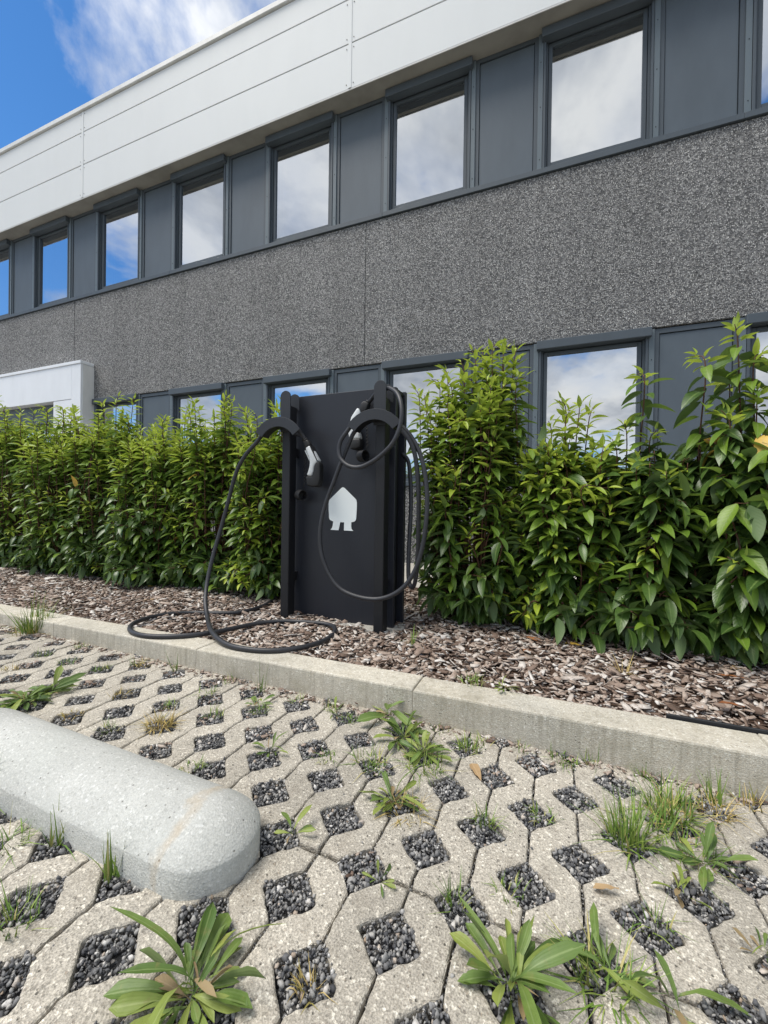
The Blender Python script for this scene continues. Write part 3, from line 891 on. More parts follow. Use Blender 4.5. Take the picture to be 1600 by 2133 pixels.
CB('front_panel', [(CX0, CX1, CY0, CY0+0.035, 0.06, CZ1)], 'charger', 0.003)
CB('side_channel', [(CX0+0.02, CX1-0.03, CY0+0.036, CY1-0.035, 0.06, CZ1-0.05)], 'charger_black')
CB('rear_panel', [(CX0, CX1+0.012, CY1-0.034, CY1, 0.06, CZ1+0.006)], 'charger', 0.003)
CB('top_plate', [(CX0+0.002, CX1-0.002, CY0+0.0355, CY1-0.0345, CZ1-0.03, CZ1-0.004)], 'charger_metal', 0.002)
CB('base_plate', [(CX0-0.05, CX1+0.06, 2.36, CY1+0.03, 0.04, 0.096)], 'path', 0.004)
# house-shaped light field with two feet
def lg(x, y): 
    q = at(660+x*0.0875, 1000+y*0.0875, CY0); return (q.x, q.z)
lp = [(625, 170), (590, 188), (320, 455), (298, 490), (288, 550), (288, 700), (300, 900), (315, 940), (340, 960), (395, 985), (385, 1080), (365, 1140), (332, 1182),
      (520, 1195), (560, 1005), (655, 1005), (652, 1200), (868, 1210), (830, 1165), (822, 1100), (825, 1005), (895, 990), (925, 965), (940, 920), (955, 700), (958, 540), (948, 485), (925, 450), (665, 190)]
CP('logo_panel', [lg(*q) for q in lp], 'y', CY0-0.0035, CY0+0.004, 'logo')


def rounded_plate(x0, x1, z0, z1, k=10):
    r_ = (x1-x0)/2; cx = (x0+x1)/2
    return [(x0, z0), (x1, z0)]+[(cx+r_*math.cos(PI*i/k), z1-r_+r_*math.sin(PI*i/k)) for i in range(k+1)]


def arc_outline(cx, cz, ri, ro, a, k=14):
    o_ = [(cx+ro*math.sin(-a+2*a*i/k), cz+ro*math.cos(-a+2*a*i/k)) for i in range(k+1)]
    i_ = [(cx+ri*math.sin(a-2*a*i/k), cz+ri*math.cos(a-2*a*i/k)) for i in range(k+1)]
    return o_+i_


POST_Y0, POST_Y1 = 2.325, 2.405
for px0 in (-1.682, -0.998):
    px1 = px0+0.062; pc = (px0+px1)/2
    post = CB('post', [(px0, px1, POST_Y0, POST_Y1, 0.06, 1.535)], 'charger_metal', 0.004)
    CP('hook_plate', rounded_plate(px0-0.012, px1+0.006, 1.36, 1.632), 'y', POST_Y0-0.010, POST_Y0-0.001, 'charger_plate', 0.0015, post)
    CP('hook_plate', rounded_plate(px0-0.006, px1+0.016, 1.515, 1.632), 'y', POST_Y1+0.001, POST_Y1+0.011, 'charger_plate', 0.0015, post)
    CB('bracket', [(px0+0.012, px1-0.012, POST_Y1+0.0005, CY0-0.0005, 0.35, 0.41), (px0+0.012, px1-0.012, POST_Y1+0.0005, CY0-0.0005, 1.2, 1.26)], 'charger_metal', 0.0, post)
    ac, az = pc-0.012, 1.443-0.212
    CP('cable_holder', arc_outline(ac, az, 0.148, 0.212, 0.96), 'y', 2.240, 2.250, 'charger_plate', 0.0015, post)
    CP('cable_tray', arc_outline(ac, az, 0.150, 0.158, 0.955), 'y', 2.2505, 2.3135, 'charger_metal', 0.0, post)


def cable_obj(name, pts, parent, r=0.0135, per=8, mat='rubber'):
    v, f = tube_geo(spline(pts, per), r, 10)
    me = pyme(name, v, f, mat, True)
    return obj(name, me, None, parent)


def cap_geo(center, axis, r, ln):
    """open dust cap: cup with wall thickness"""
    c = Vector(center); ax = Vector(axis).normalized(); a = ax.orthogonal().normalized(); b_ = ax.cross(a)
    prof = [(0.0, 0.0), (r*0.93, 0.0), (r, 0.005), (r, ln), (r*0.86, ln), (r*0.86, 0.012), (0.0, 0.012)]
    k = 22; v, f = [], []
    for (rr, h_) in prof:
        for i in range(k):
            th = 2*PI*i/k; v.append(c+ax*h_+(a*math.cos(th)+b_*math.sin(th))*rr)
    for j in range(len(prof)-1):
        for i in range(k): f.append((j*k+i, j*k+(i+1) % k, (j+1)*k+(i+1) % k, (j+1)*k+i))
    return v, f


def coil(p0, p1, turns, rad):
    p0, p1 = Vector(p0), Vector(p1); d = p1-p0; a = d.normalized().orthogonal().normalized(); b_ = d.normalized().cross(a)
    n = turns*8
    return [p0+d*(i/n)+(a*math.cos(2*PI*i/8)+b_*math.sin(2*PI*i/8))*rad for i in range(n+1)]


def plug_poly(pts, base, scale, Y):
    return [(lambda q: (q.x, q.z))(at(base[0]+x*scale, base[1]+y*scale, Y)) for x, y in pts]


def ribs(parent, p0, p1, r, k=3):
    for i in range(k):
        c = Vector(p0).lerp(Vector(p1), (i+0.5)/k); d = (Vector(p1)-Vector(p0)).normalized()
        v, f = tube_geo([c-d*0.004, c+d*0.004], r*(1.12-0.04*i), 12)
        obj('strain_relief_rib', pyme('strain_relief_rib', v, f, 'plug_black', True), None, parent)


# left cable: over the holder, down to the ground, two loose loops
lc = thing('charging_cable', 'black charging cable on left post, trailing in loops over kerb and mulch', 'cable', (0, 0, 0))
PYL = 2.36
lead = [at(636, 916, PYL), at(628, 904, 2.345), at(617, 892, 2.31), at(602, 884, 2.29), at(585, 881, 2.283), at(565, 886, 2.283), at(548, 903, 2.282), at(535, 921, 2.28),
        at(510, 950, 2.27), at(492, 985, 2.26), at(478, 1035, 2.245), at(462, 1095, 2.22), at(446, 1150, 2.18), at(433, 1205, 2.12), at(428, 1250, 2.04), at(432, 1285, 1.95)]
gz = [(441, 1315, 0.165), (470, 1341, 0.147), (520, 1353, 0.142), (580, 1355, 0.141), (640, 1346, 0.138), (682, 1331, 0.13), (698, 1312, 0.128), (685, 1301, 0.127), (640, 1296, 0.127), (590, 1294, 0.127),
      (540, 1298, 0.127), (490, 1308, 0.13), (440, 1318, 0.137), (390, 1324, 0.142), (330, 1326, 0.142), (290, 1322, 0.142), (271, 1312, 0.142), (278, 1299, 0.138), (310, 1287, 0.127), (350, 1279, 0.125), (400, 1276, 0.118), (450, 1277, 0.122), (500, 1275, 0.125), (545, 1263, 0.127), (578, 1245, 0.127), (600, 1226, 0.125)]
lead += [at_level(*q) for q in gz]
cable_obj('cable', lead, lc)
pl = prism('plug', plug_poly([(1010, 975), (1085, 930), (1150, 1050), (1215, 1170), (1165, 1215), (1142, 1270), (1136, 1330), (1110, 1400), (1030, 1390), (1062, 1300), (1080, 1210), (1070, 1130)], (500, 800), 0.1375, PYL), 'y', PYL-0.026, PYL+0.026, 'plug_white', lc, 0.013, True)
prism('plug_nose', plug_poly([(1218, 1172), (1242, 1225), (1240, 1450), (1215, 1550), (1130, 1562), (1040, 1542), (1026, 1396), (1110, 1404), (1138, 1330), (1146, 1250), (1175, 1190)], (500, 800), 0.1375, PYL), 'y', PYL-0.0285, PYL+0.0285, 'plug_black', pl, 0.011, True)
prism('plug_boot', plug_poly([(975, 870), (1045, 850), (1087, 928), (1008, 977)], (500, 800), 0.1375, PYL), 'y', PYL-0.021, PYL+0.021, 'plug_black', pl, 0.009, True)
prism('grip_line', plug_poly([(1083, 940), (1093, 935), (1206, 1172), (1196, 1176)], (500, 800), 0.1375, PYL), 'y', PYL-0.0268, PYL+0.0268, 'plug_black', pl, 0.0)
prism('trigger', plug_poly([(992, 1010), (1006, 1005), (1064, 1130), (1062, 1165)], (500, 800), 0.1375, PYL), 'y', PYL-0.012, PYL+0.012, 'plug_white', pl, 0.002)
ribs(pl, at(633, 914, PYL), at(640, 922, PYL), 0.017, 3)
cpv, cpf = cap_geo(at(622, 1031, 2.38), (0.92, -0.38, -0.05), 0.036, 0.052)
cap = obj('dust_cap', pyme('dust_cap', cpv, cpf, 'plug_black', True), None, lc); cap.data.set_sharp_from_angle(angle=math.radians(40))
v, f = tube_geo(coil(at(637, 945, 2.385), at(635, 1008, 2.385), 9, 0.006)+[Vector(at(633, 1018, 2.375))], 0.0028, 6)
obj('retaining_cord', pyme('retaining_cord', v, f, 'plug_black', True), None, cap)

# right cable: plug parked behind the holder, three hanging loops
rc_ = thing('charging_cable', 'black charging cable coiled in hanging loops on right post of the charger', 'cable', (0, 0, 0))
PYR = 2.415
strand1 = [at(768, 838, PYR), at(775, 830, 2.40), at(783, 820, 2.375), at(793, 812, 2.362), at(803, 810, 2.358), at(812, 809, 2.33), at(826, 818, 2.28), at(834, 835, 2.24), at(837, 860, 2.215), at(833, 890, 2.205),
           at(820, 920, 2.20), at(800, 943, 2.20), at(775, 962, 2.21), at(750, 973, 2.22), at(728, 971, 2.23), at(711, 957, 2.245), at(706, 938, 2.255), at(710, 918, 2.26), at(722, 900, 2.265), at(737, 881, 2.272),
           at(755, 868, 2.275), at(775, 864, 2.275), at(795, 866, 2.275), at(814, 874, 2.275), at(832, 892, 2.275), at(850, 912, 2.275), at(862, 938, 2.275), at(868, 970, 2.28), at(872, 1020, 2.29), at(872, 1080, 2.31), at(871, 1140, 2.33), at(868, 1190, 2.36), at(863, 1218, 2.39), at(856, 1222, 2.42), at(851, 1200, 2.46), at(852, 1140, 2.50), at(856, 1060, 2.54), at(855, 1000, 2.58), at(850, 960, 2.60), at(838, 945, 2.60)]
cable_obj('cable', strand1, rc_)
strand2 = [at(745, 893, 2.301), at(735, 905, 2.30), at(722, 935, 2.295), at(710, 965, 2.29), at(695, 1005, 2.285), at(680, 1045, 2.28), at(669, 1090, 2.275), at(667, 1130, 2.27), at(673, 1165, 2.265), at(688, 1200, 2.26), at(710, 1227, 2.255),
           at(745, 1243, 2.25), at(785, 1248, 2.25), at(820, 1238, 2.25), at(848, 1215, 2.25), at(868, 1180, 2.255), at(881, 1135, 2.26), at(888, 1085, 2.265), at(890, 1040, 2.27), at(886, 990, 2.28), at(875, 945, 2.29), at(858, 912, 2.30), at(842, 893, 2.302), at(825, 879, 2.302), at(805, 867, 2.302), at(785, 862, 2.302), at(765, 868, 2.302), at(752, 882, 2.302), at(746, 892, 2.3015)]
cable_obj('cable', strand2, rc_)
plr = prism('plug', plug_poly([(612, 400), (640, 425), (655, 470), (610, 560), (600, 640), (632, 700), (646, 770), (520, 782), (500, 690), (515, 600), (540, 510)], (640, 780), 0.175, PYR), 'y', PYR-0.025, PYR+0.025, 'plug_white', rc_, 0.012, True)
prism('plug_nose', plug_poly([(518, 776), (646, 766), (656, 800), (650, 872), (600, 890), (532, 897)], (640, 780), 0.175, PYR), 'y', PYR-0.0275, PYR+0.0275, 'plug_black', plr, 0.010, True)
prism('plug_boot', plug_poly([(628, 425), (650, 350), (690, 318), (750, 350), (720, 430), (660, 470)], (640, 780), 0.175, PYR), 'y', PYR-0.022, PYR+0.022, 'plug_black', plr, 0.009, True)
ribs(plr, at(761, 845, PYR), at(769, 836, PYR), 0.018, 3)
cpv, cpf = cap_geo(at(750, 951, 2.385), (0.92, -0.36, 0.03), 0.036, 0.052)
cap = obj('dust_cap', pyme('dust_cap', cpv, cpf, 'plug_black', True), None, rc_); cap.data.set_sharp_from_angle(angle=math.radians(40))
v, f = tube_geo(coil(at(765, 888, 2.40), at(765, 930, 2.40), 6, 0.006)+[Vector(at(764, 940, 2.385))], 0.0028, 6)
obj('retaining_cord', pyme('retaining_cord', v, f, 'plug_black', True), None, cap)

# ------------------------------------------------------------------ wheel stop
ws_rot = -0.008
WSC = Vector((-0.768, 0.770, 0.0))
W2, HS, HT, WLEN = 0.126, 0.056, 0.124, 0.98       # half width, upright side, crown height, straight length
v, f = [], []
K = 24
def ring_long(x):
    base = len(v)
    v.append((x, -W2, -0.03)); v.append((x, -W2, HS))
    for i in range(1, K):
        s_ = -math.cos(PI*i/K); v.append((x, s_*W2, HS+(HT-HS)*(1-s_*s_)**0.85))
    v.append((x, W2, HS)); v.append((x, W2, -0.03))
    return base
xs = [-WLEN+WLEN*i/10 for i in range(11)]
rg = [ring_long(x) for x in xs]
n_ = K+3
for a, b_ in zip(rg[:-1], rg[1:]):
    for i in range(n_-1): f.append((a+i, b_+i, b_+i+1, a+i+1))
# rounded ends: half discs with a domed top
NR = 10
for xo, sg in ((0.0, 1), (-WLEN, -1)):
    dome = {}
    for ia in range(K+1):
        th = -PI/2+PI*ia/K
        for ir in range(NR+1):
            r_ = math.cos(PI/2*ir/NR)          # 1 -> 0
            dome[(ia, ir)] = len(v); v.append((xo+sg*W2*r_*math.cos(th)*1.04, W2*r_*math.sin(th), HS+(HT-HS)*max(0.0, 1-r_*r_)**0.85))
        dome[(ia, -1)] = len(v); v.append((xo+sg*W2*math.cos(th)*1.04, W2*math.sin(th), -0.03))
    for ia in range(K):
        for ir in range(-1, NR):
            f.append((dome[(ia, ir)], dome[(ia+1, ir)], dome[(ia+1, ir+1)], dome[(ia, ir+1)]))
bm = bmesh.new(); bm.from_mesh(pyme('tmp', v, f)); bmesh.ops.remove_doubles(bm, verts=bm.verts, dist=0.0006)
me = bm_me('wheel_stop', bm, 'stop', True); me.set_sharp_from_angle(angle=math.radians(32))
ws = obj('wheel_stop', me, None, None, (WSC.x, WSC.y, TX*WSC.x), (0, math.atan(-TX), ws_rot))
tag(ws, 'long pale grey concrete wheel stop with rounded end lying on the pavers', 'wheel stop')

# ------------------------------------------------------------------ leaves
def leaf_shape(width, droop, fold, tip=1.6, wave=0.0, seg=6, base=0.55, blunt=None):
    V, UV, Fq = [], [], []
    for i in range(seg+1):
        u = i/seg
        w = width*0.5*(math.sin(PI*min(1, u**base))**0.72)*(1-0.15*u**3)
        if blunt: w = width*0.5*(u**blunt)*((1-u)**0.5)/((blunt/(blunt+0.5))**blunt*(0.5/(blunt+0.5))**0.5)
        if i == 0: w = width*0.05
        if i == seg: w = width*0.012
        z = -droop*u*u+0.10*droop*math.sin(PI*u)
        for k, s_ in enumerate((-1, 0, 1)):
            V.append((u, s_*w, z+fold*abs(s_)*w+wave*math.sin(u*17+k*2)*abs(s_)*width*0.2)); UV.append((u, 0.5+0.5*s_))
    for i in range(seg):
        for k in range(2): Fq.append((i*3+k, (i+1)*3+k, (i+1)*3+k+1, i*3+k+1))
    return np.array(V), np.array(Fq), np.array(UV)


LEAF = {
    'leaf': [leaf_shape(0.38, 0.22, 0.35, wave=0.06, base=0.8), leaf_shape(0.43, 0.34, 0.28, wave=0.12, base=0.75), leaf_shape(0.36, 0.12, 0.45, wave=0.05, base=0.8)],
    'midleaf': [leaf_shape(0.36, 0.16, 0.42, wave=0.05, base=0.8), leaf_shape(0.33, 0.24, 0.5, wave=0.08, base=0.75)],
    'young': [leaf_shape(0.33, 0.14, 0.5, base=0.75), leaf_shape(0.36, 0.05, 0.6, base=0.75), leaf_shape(0.31, 0.30, 0.45, base=0.75)],
}
LEAF_ME = {k: [np_mesh('leaf', *q[:2], k, q[2], True) for q in lst] for k, lst in LEAF.items()}
YELLOW_ME = [np_mesh('leaf', *LEAF['leaf'][1][:2], 'yellow', LEAF['leaf'][1][2], True)]


def frame(d, up, roll):
    d = d.normalized(); y = up.cross(d)
    if y.length < 1e-4: y = Vector((1, 0, 0)).cross(d)
    y.normalize(); z = d.cross(y)
    c, s_ = math.cos(roll), math.sin(roll)
    return d, y*c+z*s_, z*c-y*s_


def shrub(label, cx, cy, height, rx, ry, shoots, L, seed, n_parts, bright=0.5, tall=None, group=None, yellow=(), low_shoots=6, flat=0.7):
    r = random.Random(seed)
    base = Vector((cx, cy, bed_z(cx, cy)-0.02))
    root = thing('laurel_bush', label, 'bush', base, group=group)
    leaves = []          # (matrix rows, kind, variant, score)
    sv, sf = [], []
    tips = []
    for s_ in range(shoots):
        # tips spread over the crown's outer shell, more of them on the open side and the top
        a = r.uniform(PI*1.0, PI*2.0) if r.random() < 0.66 else r.uniform(0, PI)
        q = r.uniform(0.72, 1.0) if r.random() < 0.8 else r.uniform(0.2, 0.8)
        zt = r.uniform(0.10, 1.0)
        if s_ < low_shoots: zt = r.uniform(0.05, 0.22); q = r.uniform(0.75, 1.05); a = r.uniform(PI*1.05, PI*1.95)
        if s_ > shoots*0.72: zt = r.uniform(0.86, 1.0); q = r.uniform(0.0, 1.0)
        prof = 1.0 if zt < flat else 1.0-0.35*((zt-flat)/(1.0001-flat))**1.4
        hh = height*(0.90+0.10*r.random())
        tips.append(Vector((q*rx*prof*math.cos(a), q*ry*prof*math.sin(a), zt*hh)))
    for tx_ in (tall or []): tips.append(Vector((tx_[0]-cx, tx_[1]-cy, tx_[2]-base.z)))
    for it, tip in enumerate(tips):
        hz = tip.z
        b0 = Vector((r.uniform(-0.07, 0.07)+tip.x*0.22, r.uniform(-0.07, 0.07)+tip.y*0.22, 0.0))
        low = hz < 0.35
        mid = b0.lerp(tip, 0.55)+Vector((tip.x*0.12, tip.y*0.12, (0.14 if low else 0.05)))
        lean = r.uniform(0.05, 0.5) if (it >= shoots or hz > 0.85*height) else r.uniform(0.35, 1.0)
        out_ = Quaternion((0, 0, 1), r.uniform(-0.9, 0.9)) @ Vector((tip.x, tip.y, 0)).normalized()
        path = spline([b0, mid, tip-(out_*0.15*lean+Vector((0, 0, (0.14*(1-lean) if hz > 0.3 else -0.01)))), tip], 5)
        path = [base*0+p for p in path]
        rad = [0.0052*(1-0.8*i/len(path))+0.0008 for i in range(len(path))]
        v_, f_ = tube_geo(path, rad, 5); o_ = len(sv); sv += v_; sf += [tuple(i+o_ for i in q) for q in f_]
        # arc length table
        cum = [0]
        for p, q in zip(path[:-1], path[1:]): cum.append(cum[-1]+(q-p).length)
        T = cum[-1]
        def pos(s):
            for i in range(len(cum)-1):
                if cum[i+1] >= s:
                    u = (s-cum[i])/max(1e-6, cum[i+1]-cum[i]); return path[i].lerp(path[i+1], u), (path[i+1]-path[i]).normalized()
            return path[-1], (path[-1]-path[-2]).normalized()
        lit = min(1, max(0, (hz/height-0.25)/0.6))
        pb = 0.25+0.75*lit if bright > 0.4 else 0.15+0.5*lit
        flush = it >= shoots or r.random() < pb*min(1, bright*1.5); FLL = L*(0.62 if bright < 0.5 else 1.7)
        ang = r.uniform(0, 6.28); s = T; step = L*0.16; k = 0
        reach = min(T*0.94, 0.25+0.55*r.random())
        while s > T-reach:
            p, d = pos(s)
            back = T-s
            ang += 2.4+r.uniform(-0.25, 0.25)
            side = d.orthogonal().normalized(); side = Quaternion(d, ang) @ side
            if flush and back < FLL:
                kind = 'young'; u = back/FLL
                el = 0.95-0.85*u+r.uniform(-0.3, 0.25)
                ln = L*((0.48+0.45*u) if bright > 0.5 else (0.34+0.24*u))*r.uniform(0.8, 1.15); step = L*(0.055 if bright < 0.5 else 0.125)
                dd = side*math.cos(el)+d*math.sin(el)
            else:
                kind = 'midleaf' if (flush and back < (L*3.2 if bright > 0.5 else L*0.95)) or r.random() < 0.16+0.62*lit*bright else 'leaf'  # half-young leaves below the flush; rising share higher up paints top light into colour
                el = r.uniform(0.0, 0.5)
                ln = L*r.uniform(0.8, 1.15); step = L*(0.15 if bright > 0.5 else 0.165)
                dd = side*math.cos(el)+d*math.sin(el)+Vector((0, -0.12, -0.10-0.5*r.random()-(0.35 if L > 0.16 else 0)))
            step *= r.uniform(0.8, 1.25)
            x_, y_, z_ = frame(dd, Vector((0, 0, 1)) if abs(dd.normalized().z) < 0.9 else side, r.uniform(-0.5, 0.5))
            start = p+side*0.012
            mat = np.array([[x_[i]*ln, y_[i]*ln, z_[i]*ln, start[i]] for i in range(3)])
            wpos = base+start
            if not (wpos.z+dd.normalized().z*ln < 0.085):
                leaves.append((mat, kind, r.randrange(len(LEAF[kind])), -(start.y)+0.25*r.random()+(0.15 if kind == 'leaf' else 0)))
            s -= step; k += 1
    leaves.sort(key=lambda q: -q[3])
    o = obj('stem', pyme('stem', sv, sf, 'stem', True), None, root)
    ysel = set()
    for yp in yellow:
        c_ = [(((Vector((q[0][0][3], q[0][1][3], q[0][2][3]))+base)-Vector(yp)).length, i) for i, q in enumerate(leaves[:n_parts]) if q[1] == 'leaf' and i not in ysel]
        if c_: ysel.add(min(c_)[1])
    for i, (mat, kind, var, sc__) in enumerate(leaves[:n_parts]):
        me_ = LEAF_ME[kind][var]; extra = None
        if i in ysel: me_ = YELLOW_ME[0]; extra = 'yellow leaf'
        lo = bpy.data.objects.new('leaf', me_); COL.objects.link(lo); lo.parent = root
        lo.matrix_local = Matrix([list(mat[0]), list(mat[1]), list(mat[2]), [0, 0, 0, 1]])
        if extra: lo['label'] = extra
    rest = leaves[n_parts:]
    Vs, Fs, Us, off = {}, {}, {}, {}
    for kind in LEAF:
        for var in range(len(LEAF[kind])):
            ms_ = [q[0] for q in rest if q[1] == kind and q[2] == var]
            if not ms_: continue
            bv, bf, bu = LEAF[kind][var]; ms_ = np.array(ms_)
            V = np.einsum('nij,vj->nvi', ms_[:, :, :3], bv)+ms_[:, None, :, 3]
            o0 = off.get(kind, 0)
            Vs.setdefault(kind, []).append(V.reshape(-1, 3)); Us.setdefault(kind, []).append(np.tile(bu, (len(ms_), 1)))
            Fs.setdefault(kind, []).append((bf[None]+(np.arange(len(ms_))*len(bv))[:, None, None]).reshape(-1, 4)+o0)
            off[kind] = o0+len(ms_)*len(bv)
    nm = {'leaf': 'foliage', 'midleaf': 'green_foliage', 'young': 'young_foliage'}
    for kind in Vs:
        q = obj(nm[kind], np_mesh(nm[kind], np.concatenate(Vs[kind]), np.concatenate(Fs[kind]), kind, np.concatenate(Us[kind]), True), None, root)
        q['kind'] = 'stuff'
    return len(leaves)


ordn = ['first', 'second', 'third', 'fourth', 'fifth', 'sixth', 'seventh']
GL, GR = 'laurel bushes of the hedge left of the charger', 'laurel bushes right of the charger'
tot = 0
lx = [-2.20, -2.90, -3.52, -4.34, -5.00, -5.84, -6.60]
ly_ = [2.98, 3.06, 2.94, 3.04, 2.98, 3.05, 3.0]
lh = [1.46, 1.56, 1.50, 1.70, 1.62, 1.76, 1.70]
for i, (x, hgt) in enumerate(zip(lx, lh)):
    lab = 'leafy laurel bush of the left hedge, %s one to the left of the charging station' % ordn[i]
    tl_ = [(x+random.uniform(-.42, .42), 2.92+random.uniform(-.2, .15), 0.1+hgt*random.uniform(0.98, 1.13)) for _ in range(9)]
    if i == 0: tl_ = [(min(q[0], x+0.22), q[1], q[2]) for q in tl_]
    tot += shrub(lab, x, ly_[i], hgt, 0.54 if i else 0.44, 0.46, 150, 0.118, 100+i, 120 if i < 5 else 60, 0.95, group=GL, tall=tl_, low_shoots=18, flat=0.9, yellow=[(x+0.1, 2.6, 1.1), (x-0.2, 2.6, 0.6)] if i in (1, 3) else ())
tot += shrub('bright green laurel bush with tall light shoots directly right of the charging station', -0.47, 2.90, 1.62, 0.43, 0.42, 125, 0.13, 201, 200, 0.8, group=GR, low_shoots=10,
             tall=[(-0.80, 2.85, 1.78), (-0.62, 2.92, 1.78), (-0.52, 2.88, 1.95), (-0.40, 2.95, 1.93), (-0.28, 2.85, 1.94), (-0.20, 2.9, 1.86), (-0.34, 2.82, 1.72), (-0.7, 2.8, 1.62), (-0.82, 2.8, 1.55), (-0.95, 2.95, 1.75), (-0.45, 2.78, 1.55), (-0.58, 2.8, 1.86), (-0.46, 2.95, 1.97), (-0.33, 2.9, 1.97), (-0.72, 2.9, 1.84), (-0.22, 2.86, 1.93), (-0.66, 2.78, 1.72), (-0.30, 2.8, 1.82), (-0.55, 2.85, 1.76), (-0.42, 2.83, 1.84), (-0.86, 2.88, 1.68), (-0.16, 2.84, 1.72)])
tot += shrub('low mid green laurel bush between the bright bush and the large-leaved bushes', 0.06, 2.90, 1.26, 0.42, 0.42, 96, 0.145, 202, 200, 0.6, group=GR, low_shoots=8,
             tall=[(0.04, 2.9, 1.57), (0.16, 2.85, 1.53), (0.24, 2.95, 1.52), (-0.02, 2.8, 1.42), (0.10, 2.8, 1.48)])
tot += shrub('large-leaved dark laurel bush with one tall shoot in front of the second window', 0.50, 2.84, 1.12, 0.36, 0.42, 92, 0.16, 203, 200, 0.28, group=GR, low_shoots=7,
             tall=[(0.47, 2.85, 1.68), (0.40, 2.8, 1.38), (0.55, 2.75, 1.32), (0.45, 2.6, 1.15), (0.33, 2.75, 1.28)])
tot += shrub('tallest large-leaved laurel bush with yellow leaves at the right edge', 1.00, 2.80, 1.28, 0.44, 0.46, 108, 0.17, 204, 200, 0.28, group=GR, yellow=[at(1450, 865, 2.5), at(1480, 850, 2.6), at(1545, 890, 2.55)], low_shoots=10,
             tall=[(0.72, 2.75, 1.72), (0.90, 2.76, 1.87), (0.86, 2.8, 1.6), (1.04, 2.8, 1.70), (0.98, 2.7, 1.5), (0.80, 2.6, 1.38), (1.15, 2.7, 1.6)])
tot += shrub('large-leaved laurel bush mostly cut off by the right edge', 1.66, 2.85, 1.5, 0.45, 0.45, 44, 0.20, 205, 60, 0.3, group=GR)

# ------------------------------------------------------------------ weeds
WL = [leaf_shape(0.25, 0.30, 0.5, seg=9, blunt=1.9, wave=0.22), leaf_shape(0.22, 0.10, 0.6, seg=9, blunt=1.7, wave=0.2), leaf_shape(0.27, 0.85, 0.4, seg=9, blunt=2.1, wave=0.35), leaf_shape(0.09, 0.8, 0.5, seg=8, blunt=0.9, wave=0.1)]
WL_ME = {k: [np_mesh('leaf', *q[:2], k, q[2], True) for q in WL] for k in ('weed', 'weedpale', 'dead')}


def rosette(label, pos, n, L, seed, up=0.5, pale=0.2, lean=None, group=None):
    r = random.Random(seed)
    root = thing('plantain', label, 'weed', pos, group=group)
    a = r.uniform(0, 6.28)
    for i in range(n):
        a += 2.4+r.uniform(-0.9, 0.9)
        el = r.uniform(0.12, 0.45) if r.random() > up else r.uniform(0.5, 1.3)
        d = Vector((math.cos(a)*math.cos(el), math.sin(a)*math.cos(el), math.sin(el)))
        if lean: d = (d+Vector(lean)*0.4).normalized()
        ln = L*r.uniform(0.5, 1.12)*(0.8+0.2*math.sin(el)); vr = 1 if el < 0.35 else (0 if el < 0.6 else r.choice((0, 1, 2, 2, 3)))
        x_, y_, z_ = frame(d, Vector((0, 0, 1)), r.gauss(0, 0.55))
        k = 'weedpale' if r.random() < pale else 'weed'
        if r.random() < 0.14: k = 'dead'; ln *= 0.6
        lo = bpy.data.objects.new('leaf', WL_ME[k][vr]); COL.objects.link(lo); lo.parent = root
        wv = r.uniform(0.55, 1.15); off_ = (r.gauss(0, L*0.07), r.gauss(0, L*0.07), 0)
        lo.matrix_local = Matrix([[x_[i_]*ln, y_[i_]*ln*wv, z_[i_]*ln, d[i_]*0.006+off_[i_]] for i_ in range(3)]+[[0, 0, 0, 1]])
    return root


def tuft(label, pos, n, L, seed, spread=0.5, rad=0.03, mat='grass', group=None, name='grass_tuft'):
    r = random.Random(seed); V, Fq = [], []
    for i in range(n):
        a = r.uniform(0, 6.28); rr = rad*math.sqrt(r.random()); el = PI/2-abs(r.gauss(0, spread)); el = max(0.05, el)
        b0 = Vector((rr*math.cos(a), rr*math.sin(a), -0.006)); a2 = a+r.gauss(0, 0.9)
        d = Vector((math.cos(a2)*math.cos(el), math.sin(a2)*math.cos(el), math.sin(el)))
        ln = L*r.uniform(0.35, 1.1); w = r.uniform(0.0009, 0.0024)*(1 if L < 0.1 else (1.3 if L < 0.2 else 2.0))
        sd = d.cross(Vector((0, 0, 1))); sd = sd.normalized() if sd.length > 1e-3 else Vector((1, 0, 0))
        bend = r.uniform(0.05, 0.55)*ln
        o_ = len(V)
        for k, u in enumerate((0, 0.35, 0.7, 1.0)):
            p = b0+d*ln*u+Vector((d.x*0.4, d.y*0.4, -0.6))*bend*u*u
            if p.z < 0.002 and u > 0: p.z = 0.002+0.004*r.random()
            ww = w*(1-u*0.9); V.append(p-sd*ww+Vector((0, 0, ww*0.4))); V.append(p+sd*ww+Vector((0, 0, ww*0.4)))
        for k in range(3): Fq.append((o_+2*k, o_+2*k+1, o_+2*k+3, o_+2*k+2))
    o = obj(name, np_mesh(name, np.array([tuple(q) for q in V]), np.array(Fq), mat, None, True), None, None, pos)
    return tag(o, label, 'grass' if mat == 'grass' else 'dry grass', group)


